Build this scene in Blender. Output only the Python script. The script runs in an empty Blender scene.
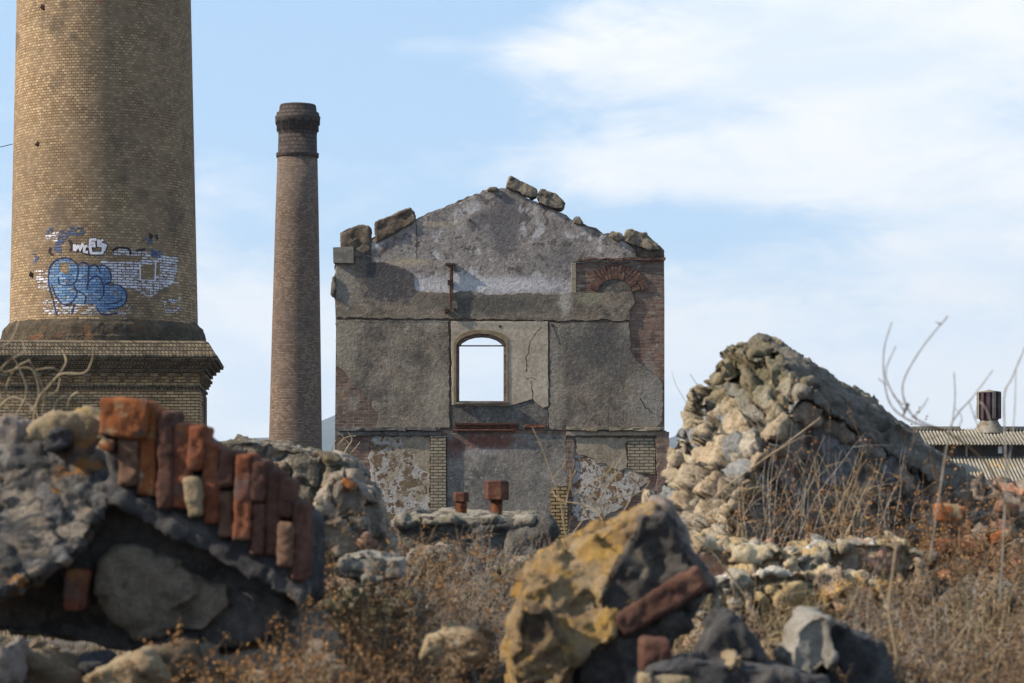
import bpy, bmesh, math, random
import numpy as np
from mathutils import Vector, Matrix
from mathutils.geometry import intersect_point_line

rnd = random.Random(7)
SC = bpy.context.scene
COL = SC.collection
R = math.radians

# ------------------------------------------------------------------ camera
F = 85.0 / 36.0 * 1024.0
EYE = 1.6
HY = 480.0
cam_d = bpy.data.cameras.new('camera')
cam = bpy.data.objects.new('camera', cam_d)
COL.objects.link(cam)
cam.location = (0, 0, EYE)
cam.rotation_euler = (R(90), 0, 0)
cam_d.lens = 85
cam_d.sensor_width = 36
cam_d.shift_y = (HY - 341.5) / 1024.0
cam_d.clip_start = 0.1
cam_d.clip_end = 30000
cam_d.dof.use_dof = True
cam_d.dof.focus_distance = 60
cam_d.dof.aperture_fstop = 8.5
SC.camera = cam

# ------------------------------------------------------------------ light
SUN_AZ = R(-100)     # measured from +Y towards +X  (left, a little behind the camera)
SUN_EL = R(34)
sun_dir = Vector((math.sin(SUN_AZ) * math.cos(SUN_EL), math.cos(SUN_AZ) * math.cos(SUN_EL), math.sin(SUN_EL)))
sd = bpy.data.lights.new('sun', 'SUN')
sd.energy = 4.9
sd.angle = R(0.6)
sd.color = (1.0, 0.87, 0.70)
so = bpy.data.objects.new('sun', sd)
so.rotation_euler = sun_dir.to_track_quat('Z', 'Y').to_euler()
COL.objects.link(so)

SC.view_settings.view_transform = 'Standard'
SC.view_settings.look = 'None'
SC.view_settings.gamma = 1
SC.view_settings.exposure = 0.65
SC.view_settings.use_curve_mapping = False


# ------------------------------------------------------------------ node helper
class NT:
    def __init__(s, tree):
        s.t = tree
        s.n = tree.nodes
        s.l = tree.links

    def new(s, typ, **kw):
        n = s.n.new(typ)
        for k, v in kw.items():
            setattr(n, k, v)
        return n

    def put(s, sock, v):
        if hasattr(v, 'links') or isinstance(v, bpy.types.NodeSocket):
            s.l.new(v, sock)
        elif v is not None:
            if isinstance(v, (tuple, list)) and len(v) == 3 and sock.type == 'RGBA':
                v = (*v, 1)
            sock.default_value = v

    def math(s, op, a, b=None, clamp=False):
        n = s.new('ShaderNodeMath', operation=op)
        n.use_clamp = clamp
        s.put(n.inputs[0], a)
        if b is not None:
            s.put(n.inputs[1], b)
        return n.outputs[0]

    def vmath(s, op, a, b=None):
        n = s.new('ShaderNodeVectorMath', operation=op)
        s.put(n.inputs[0], a)
        if b is not None:
            s.put(n.inputs[1], b)
        return n.outputs['Value'] if op in ('LENGTH', 'DOT_PRODUCT') else n.outputs[0]

    def mix(s, f, a, b, mode='MIX'):
        n = s.new('ShaderNodeMix', data_type='RGBA')
        n.blend_type = mode
        n.clamp_factor = True
        s.put(n.inputs['Factor'], f)
        s.put(n.inputs[6], a)
        s.put(n.inputs[7], b)
        return n.outputs[2]

    def ramp(s, f, lo, hi, a=0.0, b=1.0):
        n = s.new('ShaderNodeMapRange')
        n.interpolation_type = 'SMOOTHSTEP'
        s.put(n.inputs[0], f)
        n.inputs[1].default_value = lo
        n.inputs[2].default_value = hi
        n.inputs[3].default_value = a
        n.inputs[4].default_value = b
        return n.outputs[0]

    def cramp(s, f, stops, interp='LINEAR'):
        n = s.new('ShaderNodeValToRGB')
        cr = n.color_ramp
        cr.interpolation = interp
        while len(cr.elements) < len(stops):
            cr.elements.new(0.5)
        for e, (p, c) in zip(cr.elements, stops):
            e.position = p
            e.color = (*c, 1)
        s.put(n.inputs[0], f)
        return n.outputs[0]

    def noise(s, co, scale, detail=5, rough=0.55, off=0.0, dist=0.0, out=0):
        if off:
            co = s.vmath('ADD', co, (off, off * 1.7, off * 0.6))
        n = s.new('ShaderNodeTexNoise')
        s.put(n.inputs['Vector'], co)
        n.inputs['Scale'].default_value = scale
        n.inputs['Detail'].default_value = detail
        n.inputs['Roughness'].default_value = rough
        n.inputs['Distortion'].default_value = dist
        return n.outputs[out]

    def bump(s, h, strength, dist, normal=None):
        n = s.new('ShaderNodeBump')
        n.inputs['Strength'].default_value = strength
        n.inputs['Distance'].default_value = dist
        s.put(n.inputs['Height'], h)
        if normal is not None:
            s.put(n.inputs['Normal'], normal)
        return n.outputs[0]


def newmat(name):
    m = bpy.data.materials.new(name)
    m.use_nodes = True
    t = NT(m.node_tree)
    b = t.n['Principled BSDF']
    b.inputs['Roughness'].default_value = 0.92
    b.inputs['Specular IOR Level'].default_value = 0.15
    return m, t, b


def apply_layers(t, co, col, layers):
    """layers: ('n', colour, scale, lo, hi, off[, amount]) noise patches, or
       ('b', colour, cx, cz, rx, rz, soft[, amount]) a patch of its own shape on the surface (object x,z)"""
    for L in layers:
        if L[0] == 'n':
            _, c, sc, lo, hi, off = L[:6]
            am = L[6] if len(L) > 6 else 1.0
            f = t.ramp(t.noise(co, sc, 7, 0.62, off), lo, hi, 0, am)
        else:
            _, c, cx, cz, rx, rz, soft = L[:7]
            am = L[7] if len(L) > 7 else 1.0
            d = t.vmath('SUBTRACT', co, (cx, 0, cz))
            d = t.vmath('MULTIPLY', d, (1.0 / rx, 0, 1.0 / rz))
            ln = t.vmath('LENGTH', d)
            nz = t.noise(co, 3.2 / max(rx, rz), 7, 0.65, cx)
            ln = t.math('ADD', ln, t.math('MULTIPLY', t.math('SUBTRACT', nz, 0.5), 1.9))
            f = t.ramp(ln, 1.0 - soft, 1.0 + soft, am, 0)
        col = t.mix(f, col, c)
    return col


def weathered(name, dark, mid, light, scale=1.0, layers=(), bump=0.02, bscale=None, streak=0.0, rough=0.92, strat=0, fine=1.0, hard=0.0):
    m, t, b = newmat(name)
    tc = t.new('ShaderNodeTexCoord')
    co = tc.outputs['Object']
    if strat:
        co2 = t.vmath('MULTIPLY', co, (1, 1, strat))
    else:
        co2 = co
    n1 = t.noise(co2, 1.3 * scale, 8, 0.62, 3.1)
    n2 = t.noise(co2, 7.0 * scale, 6, 0.65, 9.7)
    f = t.math('ADD', t.math('MULTIPLY', n1, 0.6), t.math('MULTIPLY', n2, 0.4))
    col = t.cramp(f, [(0.36, dark), (0.5, mid), (0.64, light)])
    if streak:
        st = t.noise(t.vmath('MULTIPLY', co, (1, 1, 0.12)), 5 * scale, 5, 0.6, 21)
        col = t.mix(t.ramp(st, 0.5, 0.72, 0, streak), col, dark)
    col = apply_layers(t, co, col, layers)
    if hard:
        n4 = t.noise(co, 6.5, 8, 0.72, 15.5)
        col = t.mix(t.ramp(n4, 0.53, 0.60, 0, 0.5 * hard), col, t.mix(1.0, col, (0.5, 0.48, 0.46), 'MULTIPLY'))
        n5 = t.noise(co, 11.0, 8, 0.72, 25.5)
        col = t.mix(t.ramp(n5, 0.55, 0.60, 0, 0.5 * hard), col, t.mix(0.5, col, (0.5, 0.47, 0.42)))
    n3 = t.noise(co, 45 * scale * fine, 4, 0.7, 5.5)
    col = t.mix(t.ramp(n3, 0.35, 0.7, 0.0, 0.55), col, t.mix(1.0, col, (0.45, 0.44, 0.43), 'MULTIPLY'))
    t.put(b.inputs['Base Color'], col)
    b.inputs['Roughness'].default_value = rough
    bs = bscale or 9 * scale
    h = t.math('ADD', t.noise(co, bs, 10, 0.72, 2.2), t.math('MULTIPLY', n3, 0.6))
    t.put(b.inputs['Normal'], t.bump(h, 0.9, bump))
    return m


def brickmat(name, c1, c2, mortar, bw=0.235, bh=0.075, ms=0.012, coord='plane', layers=(), dark=(0.05, 0.045, 0.04), darkamt=0.5,
             light=None, bump=0.02, third=None, warp=0.012, big=0.35):
    m, t, b = newmat(name)
    tc = t.new('ShaderNodeTexCoord')
    obj = tc.outputs['Object']
    if coord == 'uv':
        uv = tc.outputs['UV']
        s = t.new('ShaderNodeSeparateXYZ')
        t.put(s.inputs[0], uv)
        u, v = s.outputs[0], s.outputs[1]
    else:
        s = t.new('ShaderNodeSeparateXYZ')
        t.put(s.inputs[0], obj)
        u, v = t.math('ADD', s.outputs[0], s.outputs[1]), s.outputs[2]
    wn = t.noise(obj, 2.5, 3, 0.5, 1.3, out=0)
    wn2 = t.noise(obj, 9.0, 3, 0.6, 4.3, out=0)
    v2 = t.math('ADD', v, t.math('MULTIPLY', t.math('ADD', wn, wn2), warp))
    u2 = t.math('ADD', u, t.math('MULTIPLY', wn2, warp))
    cx = t.new('ShaderNodeCombineXYZ')
    t.put(cx.inputs[0], u2)
    t.put(cx.inputs[1], v2)
    br = t.new('ShaderNodeTexBrick')
    t.put(br.inputs['Vector'], cx.outputs[0])
    br.inputs['Color1'].default_value = (0, 0, 0, 1)
    br.inputs['Color2'].default_value = (1, 1, 1, 1)
    br.inputs['Mortar'].default_value = (0.5, 0.5, 0.5, 1)
    br.inputs['Scale'].default_value = 1.0
    br.inputs['Mortar Size'].default_value = ms
    br.inputs['Mortar Smooth'].default_value = 0.3
    br.inputs['Brick Width'].default_value = bw
    br.inputs['Row Height'].default_value = bh
    br.offset = 0.5
    stops = [(0.0, c1), (0.55, c2)]
    if third:
        stops += [(0.88, c2), (0.94, third)]
    if light:
        stops = [(0.0, c1), (0.6, c2), (0.93, light)]
    colb = t.cramp(br.outputs['Color'], stops)
    # large weathering
    n1 = t.noise(obj, big, 8, 0.6, 7.7)
    n2 = t.noise(obj, 5, 6, 0.65, 2.7)
    colb = t.mix(t.ramp(n1, 0.42, 0.68, 0, darkamt), colb, dark)
    colb = t.mix(t.ramp(n2, 0.45, 0.75, 0, 0.45), colb, dark)
    n3 = t.noise(obj, 1.6, 6, 0.65, 12.7)
    mcol = t.mix(t.ramp(n3, 0.4, 0.65), mortar, t.mix(1.0, mortar, (0.45, 0.42, 0.4), 'MULTIPLY'))
    col = t.mix(br.outputs['Fac'], colb, mcol)
    col = apply_layers(t, obj, col, layers)
    t.put(b.inputs['Base Color'], col)
    inv = t.math('SUBTRACT', 1.0, br.outputs['Fac'])
    h = t.math('ADD', t.math('MULTIPLY', inv, 0.7), t.math('MULTIPLY', n2, 0.8))
    h = t.math('ADD', h, t.math('MULTIPLY', br.outputs['Color'], 0.35))
    t.put(b.inputs['Normal'], t.bump(h, 1.0, bump))
    return m


def rubblemat(name, palette, mortar, layers=(), bump=0.03, vary=0.6):
    """stones coloured one by one (attribute rnd), mortar between them (attribute gap)"""
    m, t, b = newmat(name)
    tc = t.new('ShaderNodeTexCoord')
    co = tc.outputs['Object']
    a1 = t.new('ShaderNodeAttribute', attribute_name='rnd')
    a2 = t.new('ShaderNodeAttribute', attribute_name='gap')
    k = len(palette)
    stops = [(i / k, c) for i, c in enumerate(palette)]
    col = t.cramp(a1.outputs['Fac'], stops, 'CONSTANT')
    n2 = t.noise(co, 14, 7, 0.65, 9.7)
    n1 = t.noise(co, 3, 7, 0.6, 19.7)
    col = t.mix(t.ramp(n2, 0.38, 0.7, 0, vary), col, t.mix(1.0, col, (0.35, 0.33, 0.32), 'MULTIPLY'))
    col = t.mix(t.ramp(t.noise(co, 42, 5, 0.7, 3.3), 0.4, 0.68, 0, 0.6), col, t.mix(0.5, col, (0.5, 0.47, 0.42)))
    mo = t.mix(n2, mortar, t.mix(1.0, mortar, (0.5, 0.5, 0.5), 'MULTIPLY'))
    g = t.math('ADD', a2.outputs['Fac'], t.math('MULTIPLY', t.math('SUBTRACT', n2, 0.5), 0.9))
    col = t.mix(t.ramp(g, 0.25, 0.6), mo, col)
    col = t.mix(t.ramp(n1, 0.5, 0.75, 0, 0.5), col, mo)
    col = apply_layers(t, co, col, layers)
    t.put(b.inputs['Base Color'], col)
    h = t.math('ADD', t.noise(co, 26, 8, 0.72, 2.2), t.math('MULTIPLY', n2, 1.6))
    t.put(b.inputs['Normal'], t.bump(h, 1.0, bump))
    return m


# ------------------------------------------------------------------ world
w = bpy.data.worlds.new('World')
SC.world = w
w.use_nodes = True
t = NT(w.node_tree)
bg = t.n['Background']
sky = t.new('ShaderNodeTexSky', sky_type='NISHITA')
sky.sun_disc = False
sky.sun_elevation = SUN_EL
sky.sun_rotation = SUN_AZ
sky.altitude = 300
sky.air_density = 1.0
sky.dust_density = 0.4
sky.ozone_density = 2.5
tc = t.new('ShaderNodeTexCoord')
d = tc.outputs['Generated']
sp = t.new('ShaderNodeSeparateXYZ')
t.put(sp.inputs[0], d)
az = t.math('ARCTAN2', sp.outputs[0], sp.outputs[1])      # azimuth from north
el = t.math('ARCSINE', sp.outputs[2])
cmb = t.new('ShaderNodeCombineXYZ')
t.put(cmb.inputs[0], az)
t.put(cmb.inputs[1], t.math('MULTIPLY', el, 2.6))
ae = cmb.outputs[0]
n1 = t.noise(ae, 7.0, 8, 0.58, 4.4, 0.6)
n2 = t.noise(ae, 26.0, 8, 0.66, 14.4, 0.9)
cov = t.math('ADD', t.math('MULTIPLY', n1, 0.64), t.math('MULTIPLY', n2, 0.36))


def skyblob(px, py, rx, ry, wgt):
    a0 = math.atan((px - 512) / F)
    e0 = math.atan((HY - py) / F)
    ra, re = rx / F, ry / F
    x = t.math('DIVIDE', t.math('SUBTRACT', az, a0), ra)
    y = t.math('DIVIDE', t.math('SUBTRACT', el, e0), re)
    q = t.math('ADD', t.math('POWER', t.math('ABSOLUTE', x), 2), t.math('POWER', t.math('ABSOLUTE', y), 2))
    return t.math('MULTIPLY', t.math('EXPONENT', t.math('MULTIPLY', q, -1)), wgt)


for bl in [(940, 40, 360, 100, 0.42), (780, 168, 380, 36, 0.32), (990, 262, 120, 46, 0.30), (250, 400, 120, 40, 0.15), (640, 60, 80, 60, 0.06), (500, 420, 1400, 140, 0.29),
           (250, 60, 330, 130, -0.22), (690, 226, 230, 22, -0.18), (420, 120, 150, 110, -0.05), (420, 50, 50, 14, 0.10), (530, 50, 60, 24, 0.12),
           (230, 300, 90, 60, 0.08), (480, 250, 300, 40, -0.05), (280, 360, 120, 90, 0.12), (700, 330, 120, 60, 0.1)]:
    cov = t.math('ADD', cov, skyblob(*bl))
cm = t.ramp(cov, 0.44, 0.76)
n4 = t.noise(ae, 12.0, 7, 0.6, 31.4, 0.4)
ccol = t.mix(t.ramp(n4, 0.35, 0.65), (6.3, 7.0, 7.8), (7.8, 7.9, 8.0))
skyc = t.mix(0.7, sky.outputs[0], (3.9, 5.75, 8.1))
fin = t.mix(t.math('MULTIPLY', cm, 0.95), skyc, ccol)
t.put(bg.inputs['Color'], fin)
bg.inputs['Strength'].default_value = 0.088


# ------------------------------------------------------------------ numpy noise
def _h(ix, iy, iz, s):
    n = (ix.astype(np.int64) * 374761393 + iy.astype(np.int64) * 668265263 + iz.astype(np.int64) * 2147483647 + s * 1274126177) & 0xffffffff
    n = (n ^ (n >> 13)) * 1274126177 & 0xffffffff
    n = (n ^ (n >> 16)) * 2246822519 & 0xffffffff
    n = n ^ (n >> 15)
    return (n & 0xffffff) / float(0xffffff)


def vnoise(P, s=0):
    I = np.floor(P).astype(np.int64)
    f = P - I
    f = f * f * (3 - 2 * f)
    r = 0
    for dx in (0, 1):
        wx = f[:, 0] if dx else 1 - f[:, 0]
        for dy in (0, 1):
            wy = f[:, 1] if dy else 1 - f[:, 1]
            for dz in (0, 1):
                wz = f[:, 2] if dz else 1 - f[:, 2]
                r = r + wx * wy * wz * _h(I[:, 0] + dx, I[:, 1] + dy, I[:, 2] + dz, s)
    return r * 2 - 1


def fbm(P, octs=4, s=0, rough=0.5):
    r, a, k = 0, 1.0, 0
    for o in range(octs):
        r = r + a * vnoise(P * 2.03 ** o + o * 13.7, s + o)
        k += a
        a *= rough
    return r / k


def voro(P, s=0):
    I = np.floor(P).astype(np.int64)
    n = len(P)
    F1 = np.full(n, 9.0)
    F2 = np.full(n, 9.0)
    C = np.zeros((n, 3))
    ID = np.zeros((n, 3), dtype=np.int64)
    for dx in (-1, 0, 1):
        for dy in (-1, 0, 1):
            for dz in (-1, 0, 1):
                J = I + (dx, dy, dz)
                c = J + np.stack([_h(J[:, 0], J[:, 1], J[:, 2], s + k) for k in (11, 12, 13)], 1)
                A_ = np.abs(c - P)
                d_ = 0.55 * A_.max(1) + 0.2 * A_.sum(1) + 0.25 * np.sqrt((A_ ** 2).sum(1)) if s > 4 else np.sqrt((A_ ** 2).sum(1))
                m1 = d_ < F1
                F2 = np.where(m1, F1, np.minimum(F2, d_))
                F1 = np.where(m1, d_, F1)
                C[m1] = c[m1]
                ID[m1] = J[m1]
    rr = np.stack([_h(ID[:, 0], ID[:, 1], ID[:, 2], s + k) for k in (21, 22, 23, 24)], 1)
    return F1, F2, C, rr


def sstep(x, a, b):
    q = np.clip((x - a) / (b - a), 0, 1)
    return q * q * (3 - 2 * q)


# ------------------------------------------------------------------ object helpers
def P(px, py, d):
    return Vector(((px - 512) / F * d, d, EYE + (HY - py) / F * d))


def thing(name, label, cat, loc, group=None):
    o = bpy.data.objects.new(name, None)
    COL.objects.link(o)
    o.empty_display_size = 0.2
    o.location = loc
    o['label'] = label
    o['category'] = cat
    if group:
        o['group'] = group
    return o


def link(name, me, mats, parent=None, loc=None):
    """mesh given in world metres; moved into the frame of its parent / its own base"""
    if not isinstance(mats, (list, tuple)):
        mats = [mats]
    me.name = name
    me.materials.clear()
    for m in mats:
        me.materials.append(m)
    o = bpy.data.objects.new(name, me)
    COL.objects.link(o)
    base = Vector((0, 0, 0))
    if parent is not None:
        q = parent
        while q is not None:
            base += q.location
            q = q.parent
        o.parent = parent
    elif loc is not None:
        base = Vector(loc)
        o.location = loc
    if base.length > 0:
        me.transform(Matrix.Translation(-base))
    return o


def tag(o, label, cat, group=None, kind=None):
    if kind:
        o['kind'] = kind
    if label:
        o['label'] = label
    if cat:
        o['category'] = cat
    if group:
        o['group'] = group
    return o


def struct(o):
    o['kind'] = 'structure'
    return o


def mesh_from(verts, faces, smooth=False):
    me = bpy.data.meshes.new('m')
    me.from_pydata([tuple(v) for v in verts], [], [tuple(f) for f in faces])
    me.update()
    if smooth:
        me.polygons.foreach_set('use_smooth', [True] * len(me.polygons))
    return me


class MB:
    def __init__(s):
        s.v = []
        s.f = []
        s.m = []

    def add(s, vs, fs, mi=0):
        k = len(s.v)
        s.v += [tuple(q) for q in vs]
        s.f += [tuple(i + k for i in f) for f in fs]
        s.m += [mi] * len(fs)

    def box(s, c, size, rot=None, mi=0, jit=0.0):
        vs = []
        for x in (-.5, .5):
            for y in (-.5, .5):
                for z in (-.5, .5):
                    q = Vector((x * size[0], y * size[1], z * size[2]))
                    if jit:
                        q += Vector([rnd.uniform(-jit, jit) for _ in range(3)])
                    if rot is not None:
                        q = rot @ q
                    vs.append(q + Vector(c))
        s.add(vs, [(0, 1, 3, 2), (4, 6, 7, 5), (0, 4, 5, 1), (2, 3, 7, 6), (0, 2, 6, 4), (1, 5, 7, 3)], mi)

    def tube(s, pts, rad, n=5, mi=0):
        pts = [Vector(q) for q in pts]
        if not isinstance(rad, (list, tuple)):
            rad = [rad] * len(pts)
        vs, fs = [], []
        for i, p in enumerate(pts):
            a = pts[max(i - 1, 0)]
            b = pts[min(i + 1, len(pts) - 1)]
            d_ = (b - a)
            if d_.length < 1e-9:
                d_ = Vector((0, 0, 1))
            d_.normalize()
            u = d_.cross(Vector((0.31, 0.9, 0.17)))
            if u.length < 1e-4:
                u = d_.cross(Vector((1, 0, 0)))
            u.normalize()
            v_ = d_.cross(u)
            for k in range(n):
                an = 2 * math.pi * k / n
                vs.append(p + (u * math.cos(an) + v_ * math.sin(an)) * rad[i])
        for i in range(len(pts) - 1):
            for k in range(n):
                k2 = (k + 1) % n
                fs.append((i * n + k, i * n + k2, (i + 1) * n + k2, (i + 1) * n + k))
        fs.append(tuple(range(n - 1, -1, -1)))
        fs.append(tuple((len(pts) - 1) * n + k for k in range(n)))
        s.add(vs, fs, mi)

    def mesh(s, smooth=False):
        me = mesh_from(s.v, s.f, smooth)
        me.polygons.foreach_set('material_index', s.m)
        return me

    def build(s, name, mats, parent=None, loc=None, smooth=False):
        return link(name, s.mesh(smooth), mats, parent, loc)


def get_np(me):
    a = np.empty(len(me.vertices) * 3)
    me.vertices.foreach_get('co', a)
    return a.reshape(-1, 3)


def vnormals(me):
    a = np.empty(len(me.vertices) * 3, dtype=np.float32)
    me.vertex_normals.foreach_get('vector', a)
    return a.reshape(-1, 3).astype(float)


def set_np(me, a):
    me.vertices.foreach_set('co', a.reshape(-1).astype(np.float32))
    me.update()


def eval_mesh(me, mods):
    o = bpy.data.objects.new('tmp', me)
    COL.objects.link(o)
    for typ, kw in mods:
        m = o.modifiers.new('x', typ)
        for k, v in kw.items():
            setattr(m, k, v)
    dg = bpy.context.evaluated_depsgraph_get()
    dg.update()
    r = bpy.data.meshes.new_from_object(o.evaluated_get(dg))
    bpy.data.objects.remove(o)
    return r


def hull_pts(bm, pts):
    vs = [bm.verts.new(p) for p in pts]
    r = bmesh.ops.convex_hull(bm, input=vs)
    dele = [g for g in set(r['geom_interior']) | set(r['geom_unused']) if isinstance(g, bmesh.types.BMVert)]
    bmesh.ops.delete(bm, geom=dele, context='VERTS')


def blob_mesh(hulls, voxel, smooth=2):
    me = bpy.data.meshes.new('h')
    bm = bmesh.new()
    for h in hulls:
        b2 = bmesh.new()
        hull_pts(b2, [Vector(q) for q in h])
        tmp = bpy.data.meshes.new('q')
        b2.to_mesh(tmp)
        b2.free()
        bm.from_mesh(tmp)
    bm.to_mesh(me)
    bm.free()
    mods = [('REMESH', dict(mode='VOXEL', voxel_size=voxel, adaptivity=0.0))]
    if smooth:
        mods.append(('SMOOTH', dict(factor=0.5, iterations=smooth)))
    return eval_mesh(me, mods)


def displace(me, layers):
    """layers: ('fbm', scale, amp, octaves), ('rub', cell, amp, groove), ('facet', cell, amp), ('ridge', scale, amp)"""
    for k, L in enumerate(layers):
        co = get_np(me)
        nr = vnormals(me)
        if L[0] == 'fbm':
            dd = fbm(co * L[1], L[3], 31 + k, 0.55) * L[2]
        elif L[0] == 'ridge':
            dd = -np.abs(fbm(co * L[1], 3, 61 + k)) * L[2] * 2
        elif L[0] == 'facet':
            F1, F2, C, rr = voro(co / L[1] + fbm(co * 3, 2, 5)[:, None] * 0.25, 3 + k)
            q = (co / L[1] - C)
            dd = (((rr[:, :3] - 0.5) * q).sum(1) * 2 + (rr[:, 3] - 0.5)) * L[2]
        elif L[0] == 'rub':
            wob = np.stack([fbm(co * 5, 3, 71, 0.65), fbm(co * 5, 3, 72, 0.65), fbm(co * 5, 3, 73, 0.65)], 1) * 0.45
            Q = co @ np.array(Matrix.Rotation(0.6, 3, Vector((0.3, 1, 0.4)).normalized())) / L[1] * np.array([1.0, 1.0, 1.3]) + wob
            F1, F2, C, rr = voro(Q, 5 + k)
            g = sstep(F2 - F1, 0.02, L[3])
            q = Q - C
            til = ((rr[:, :3] - 0.5) * q).sum(1) * 3.2
            dd = (g * (0.45 + 0.9 * rr[:, 3]) + g * til - 0.6) * L[2]
            for nm, arr in (('rnd', rr[:, 0]), ('gap', g)):
                if nm not in me.attributes:
                    me.attributes.new(nm, 'FLOAT', 'POINT')
                me.attributes[nm].data.foreach_set('value', arr.astype(np.float32))
        set_np(me, co + nr * dd[:, None])
    me.polygons.foreach_set('use_smooth', [True] * len(me.polygons))
    return me


def slab_pts(poly, d0, d1, shrink=0.0, dfun=None):
    """hull points: a px polygon at depth d0 (front) and d1 (back), both seen at the same real size"""
    pts = []
    for (x, y) in poly:
        p = P(x, y, d0 + (dfun(x, y) if dfun else 0))
        pts.append(p)
        pts.append(Vector((p.x, p.y + (d1 - d0), p.z)))
    return pts


def rock_hull(c, size, n=16, seed=0, rot=0.0):
    r = random.Random(seed)
    pts = []
    for i in range(n):
        z = r.uniform(-1, 1)
        a = r.uniform(0, 2 * math.pi)
        q = math.sqrt(1 - z * z)
        v = Vector((q * math.cos(a), q * math.sin(a), z))
        v = Vector([math.copysign(abs(u) ** 0.75, u) for u in v])
        v = Vector((v.x * size[0], v.y * size[1], v.z * size[2])) * 0.5 * r.uniform(0.85, 1.1)
        v = Matrix.Rotation(rot, 3, 'Y') @ v
        pts.append(v + Vector(c))
    return pts


def ragged(poly, amp, step, seed=0, closed=True):
    out = []
    n = len(poly)
    r = random.Random(seed)
    last = n if closed else n - 1
    for i in range(last):
        a = poly[i]
        b = poly[(i + 1) % n]
        L = math.hypot(b[0] - a[0], b[1] - a[1])
        k = max(1, int(L / step))
        for j in range(k):
            u = j / k
            x = a[0] + (b[0] - a[0]) * u
            y = a[1] + (b[1] - a[1]) * u
            if j:
                nx, ny = -(b[1] - a[1]) / L, (b[0] - a[0]) / L
                dd = r.gauss(0, amp)
                x += nx * dd
                y += ny * dd
            out.append((x, y))
    if not closed:
        out.append(poly[-1])
    return out


def poly_mesh(outlines, y0, y1, bevel=0.0):
    """outlines: list of closed loops [(x,z)] in metres; solid between planes y0 (front) and y1 (back)"""
    cu = bpy.data.curves.new('c', 'CURVE')
    cu.dimensions = '2D'
    cu.fill_mode = 'BOTH'
    cu.extrude = max(abs(y1 - y0) / 2 - bevel, 0.0005)
    cu.bevel_depth = bevel
    cu.bevel_resolution = 0
    cu.offset = -bevel
    for ol in outlines:
        s = cu.splines.new('POLY')
        s.points.add(len(ol) - 1)
        for p_, (x, z) in zip(s.points, ol):
            p_.co = (x, z, 0, 1)
        s.use_cyclic_u = True
    o = bpy.data.objects.new('tmp', cu)
    COL.objects.link(o)
    dg = bpy.context.evaluated_depsgraph_get()
    dg.update()
    me = bpy.data.meshes.new_from_object(o.evaluated_get(dg))
    bpy.data.objects.remove(o)
    me.transform(Matrix(((1, 0, 0, 0), (0, 0, -1, (y0 + y1) / 2), (0, 1, 0, 0), (0, 0, 0, 1))))
    me.polygons.foreach_set('use_smooth', [False] * len(me.polygons))
    return me


# ------------------------------------------------------------------ materials
M = {}
M['ground'] = weathered('ground_earth', (0.05, 0.038, 0.028), (0.10, 0.076, 0.054), (0.17, 0.13, 0.09), 2.0,
                        [('n', (0.16, 0.15, 0.14), 3, 0.5, 0.6, 3), ('n', (0.10, 0.075, 0.04), 1.3, 0.5, 0.7, 13)], 0.03)
M['tower_brick'] = brickmat('buff_brick_round', (0.27, 0.175, 0.095), (0.38, 0.265, 0.15), (0.2, 0.155, 0.11), coord='uv', ms=0.010, bw=0.13, bh=0.078,
                            light=(0.5, 0.36, 0.21), dark=(0.13, 0.095, 0.065), darkamt=0.5, big=0.22, bump=0.022,
                            layers=[('n', (0.36, 0.15, 0.07), 6, 0.66, 0.69, 3, 0.6), ('n', (0.55, 0.45, 0.33), 5, 0.68, 0.70, 13, 0.6), ('n', (0.085, 0.068, 0.055), 0.7, 0.55, 0.66, 23, 0.55)])
M['whitewash'] = brickmat('whitewashed_brick', (0.5, 0.49, 0.54), (0.72, 0.7, 0.74), (0.16, 0.14, 0.15), coord='uv', ms=0.013, bump=0.03, darkamt=0.15,
                          dark=(0.3, 0.28, 0.3))
M['bluewash'] = brickmat('blue_painted_brick', (0.07, 0.17, 0.36), (0.16, 0.32, 0.56), (0.06, 0.09, 0.16), coord='uv', ms=0.010, bump=0.03, darkamt=0.3,
                         dark=(0.16, 0.16, 0.2), light=(0.3, 0.45, 0.62))
M['darkblue'] = brickmat('faded_blue_paint', (0.05, 0.08, 0.19), (0.1, 0.14, 0.26), (0.06, 0.07, 0.1), coord='uv', ms=0.010, bump=0.03, darkamt=0.2,
                         dark=(0.14, 0.12, 0.12))
M['navy'] = weathered('navy_spray_line', (0.02, 0.035, 0.08), (0.03, 0.05, 0.11), (0.05, 0.08, 0.15), 3, (), 0.003)
M['whitetag'] = weathered('white_spray', (0.62, 0.6, 0.66), (0.74, 0.72, 0.78), (0.82, 0.8, 0.84), 3, (), 0.003)
M['blackspray'] = weathered('black_spray', (0.035, 0.025, 0.035), (0.045, 0.035, 0.045), (0.06, 0.05, 0.06), 3, (), 0.003)
M['plinth'] = weathered('dark_old_mortar', (0.041, 0.034, 0.027), (0.099, 0.077, 0.054), (0.171, 0.131, 0.086), 1.4,
                        [('n', (0.17, 0.09, 0.05), 2.2, 0.56, 0.64, 4), ('n', (0.3, 0.28, 0.25), 6, 0.66, 0.72, 8)], 0.06, streak=0.4)
M['base_brick'] = brickmat('buff_brick_flat', (0.286, 0.182, 0.089), (0.477, 0.332, 0.179), (0.084, 0.064, 0.047), bh=0.085, bw=0.25, ms=0.011,
                           dark=(0.06, 0.055, 0.045), darkamt=0.85, big=0.5, bump=0.03)
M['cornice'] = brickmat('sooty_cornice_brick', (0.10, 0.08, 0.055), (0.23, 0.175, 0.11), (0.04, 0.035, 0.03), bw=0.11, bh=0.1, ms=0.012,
                        dark=(0.035, 0.03, 0.026), darkamt=0.6, bump=0.04)
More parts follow.
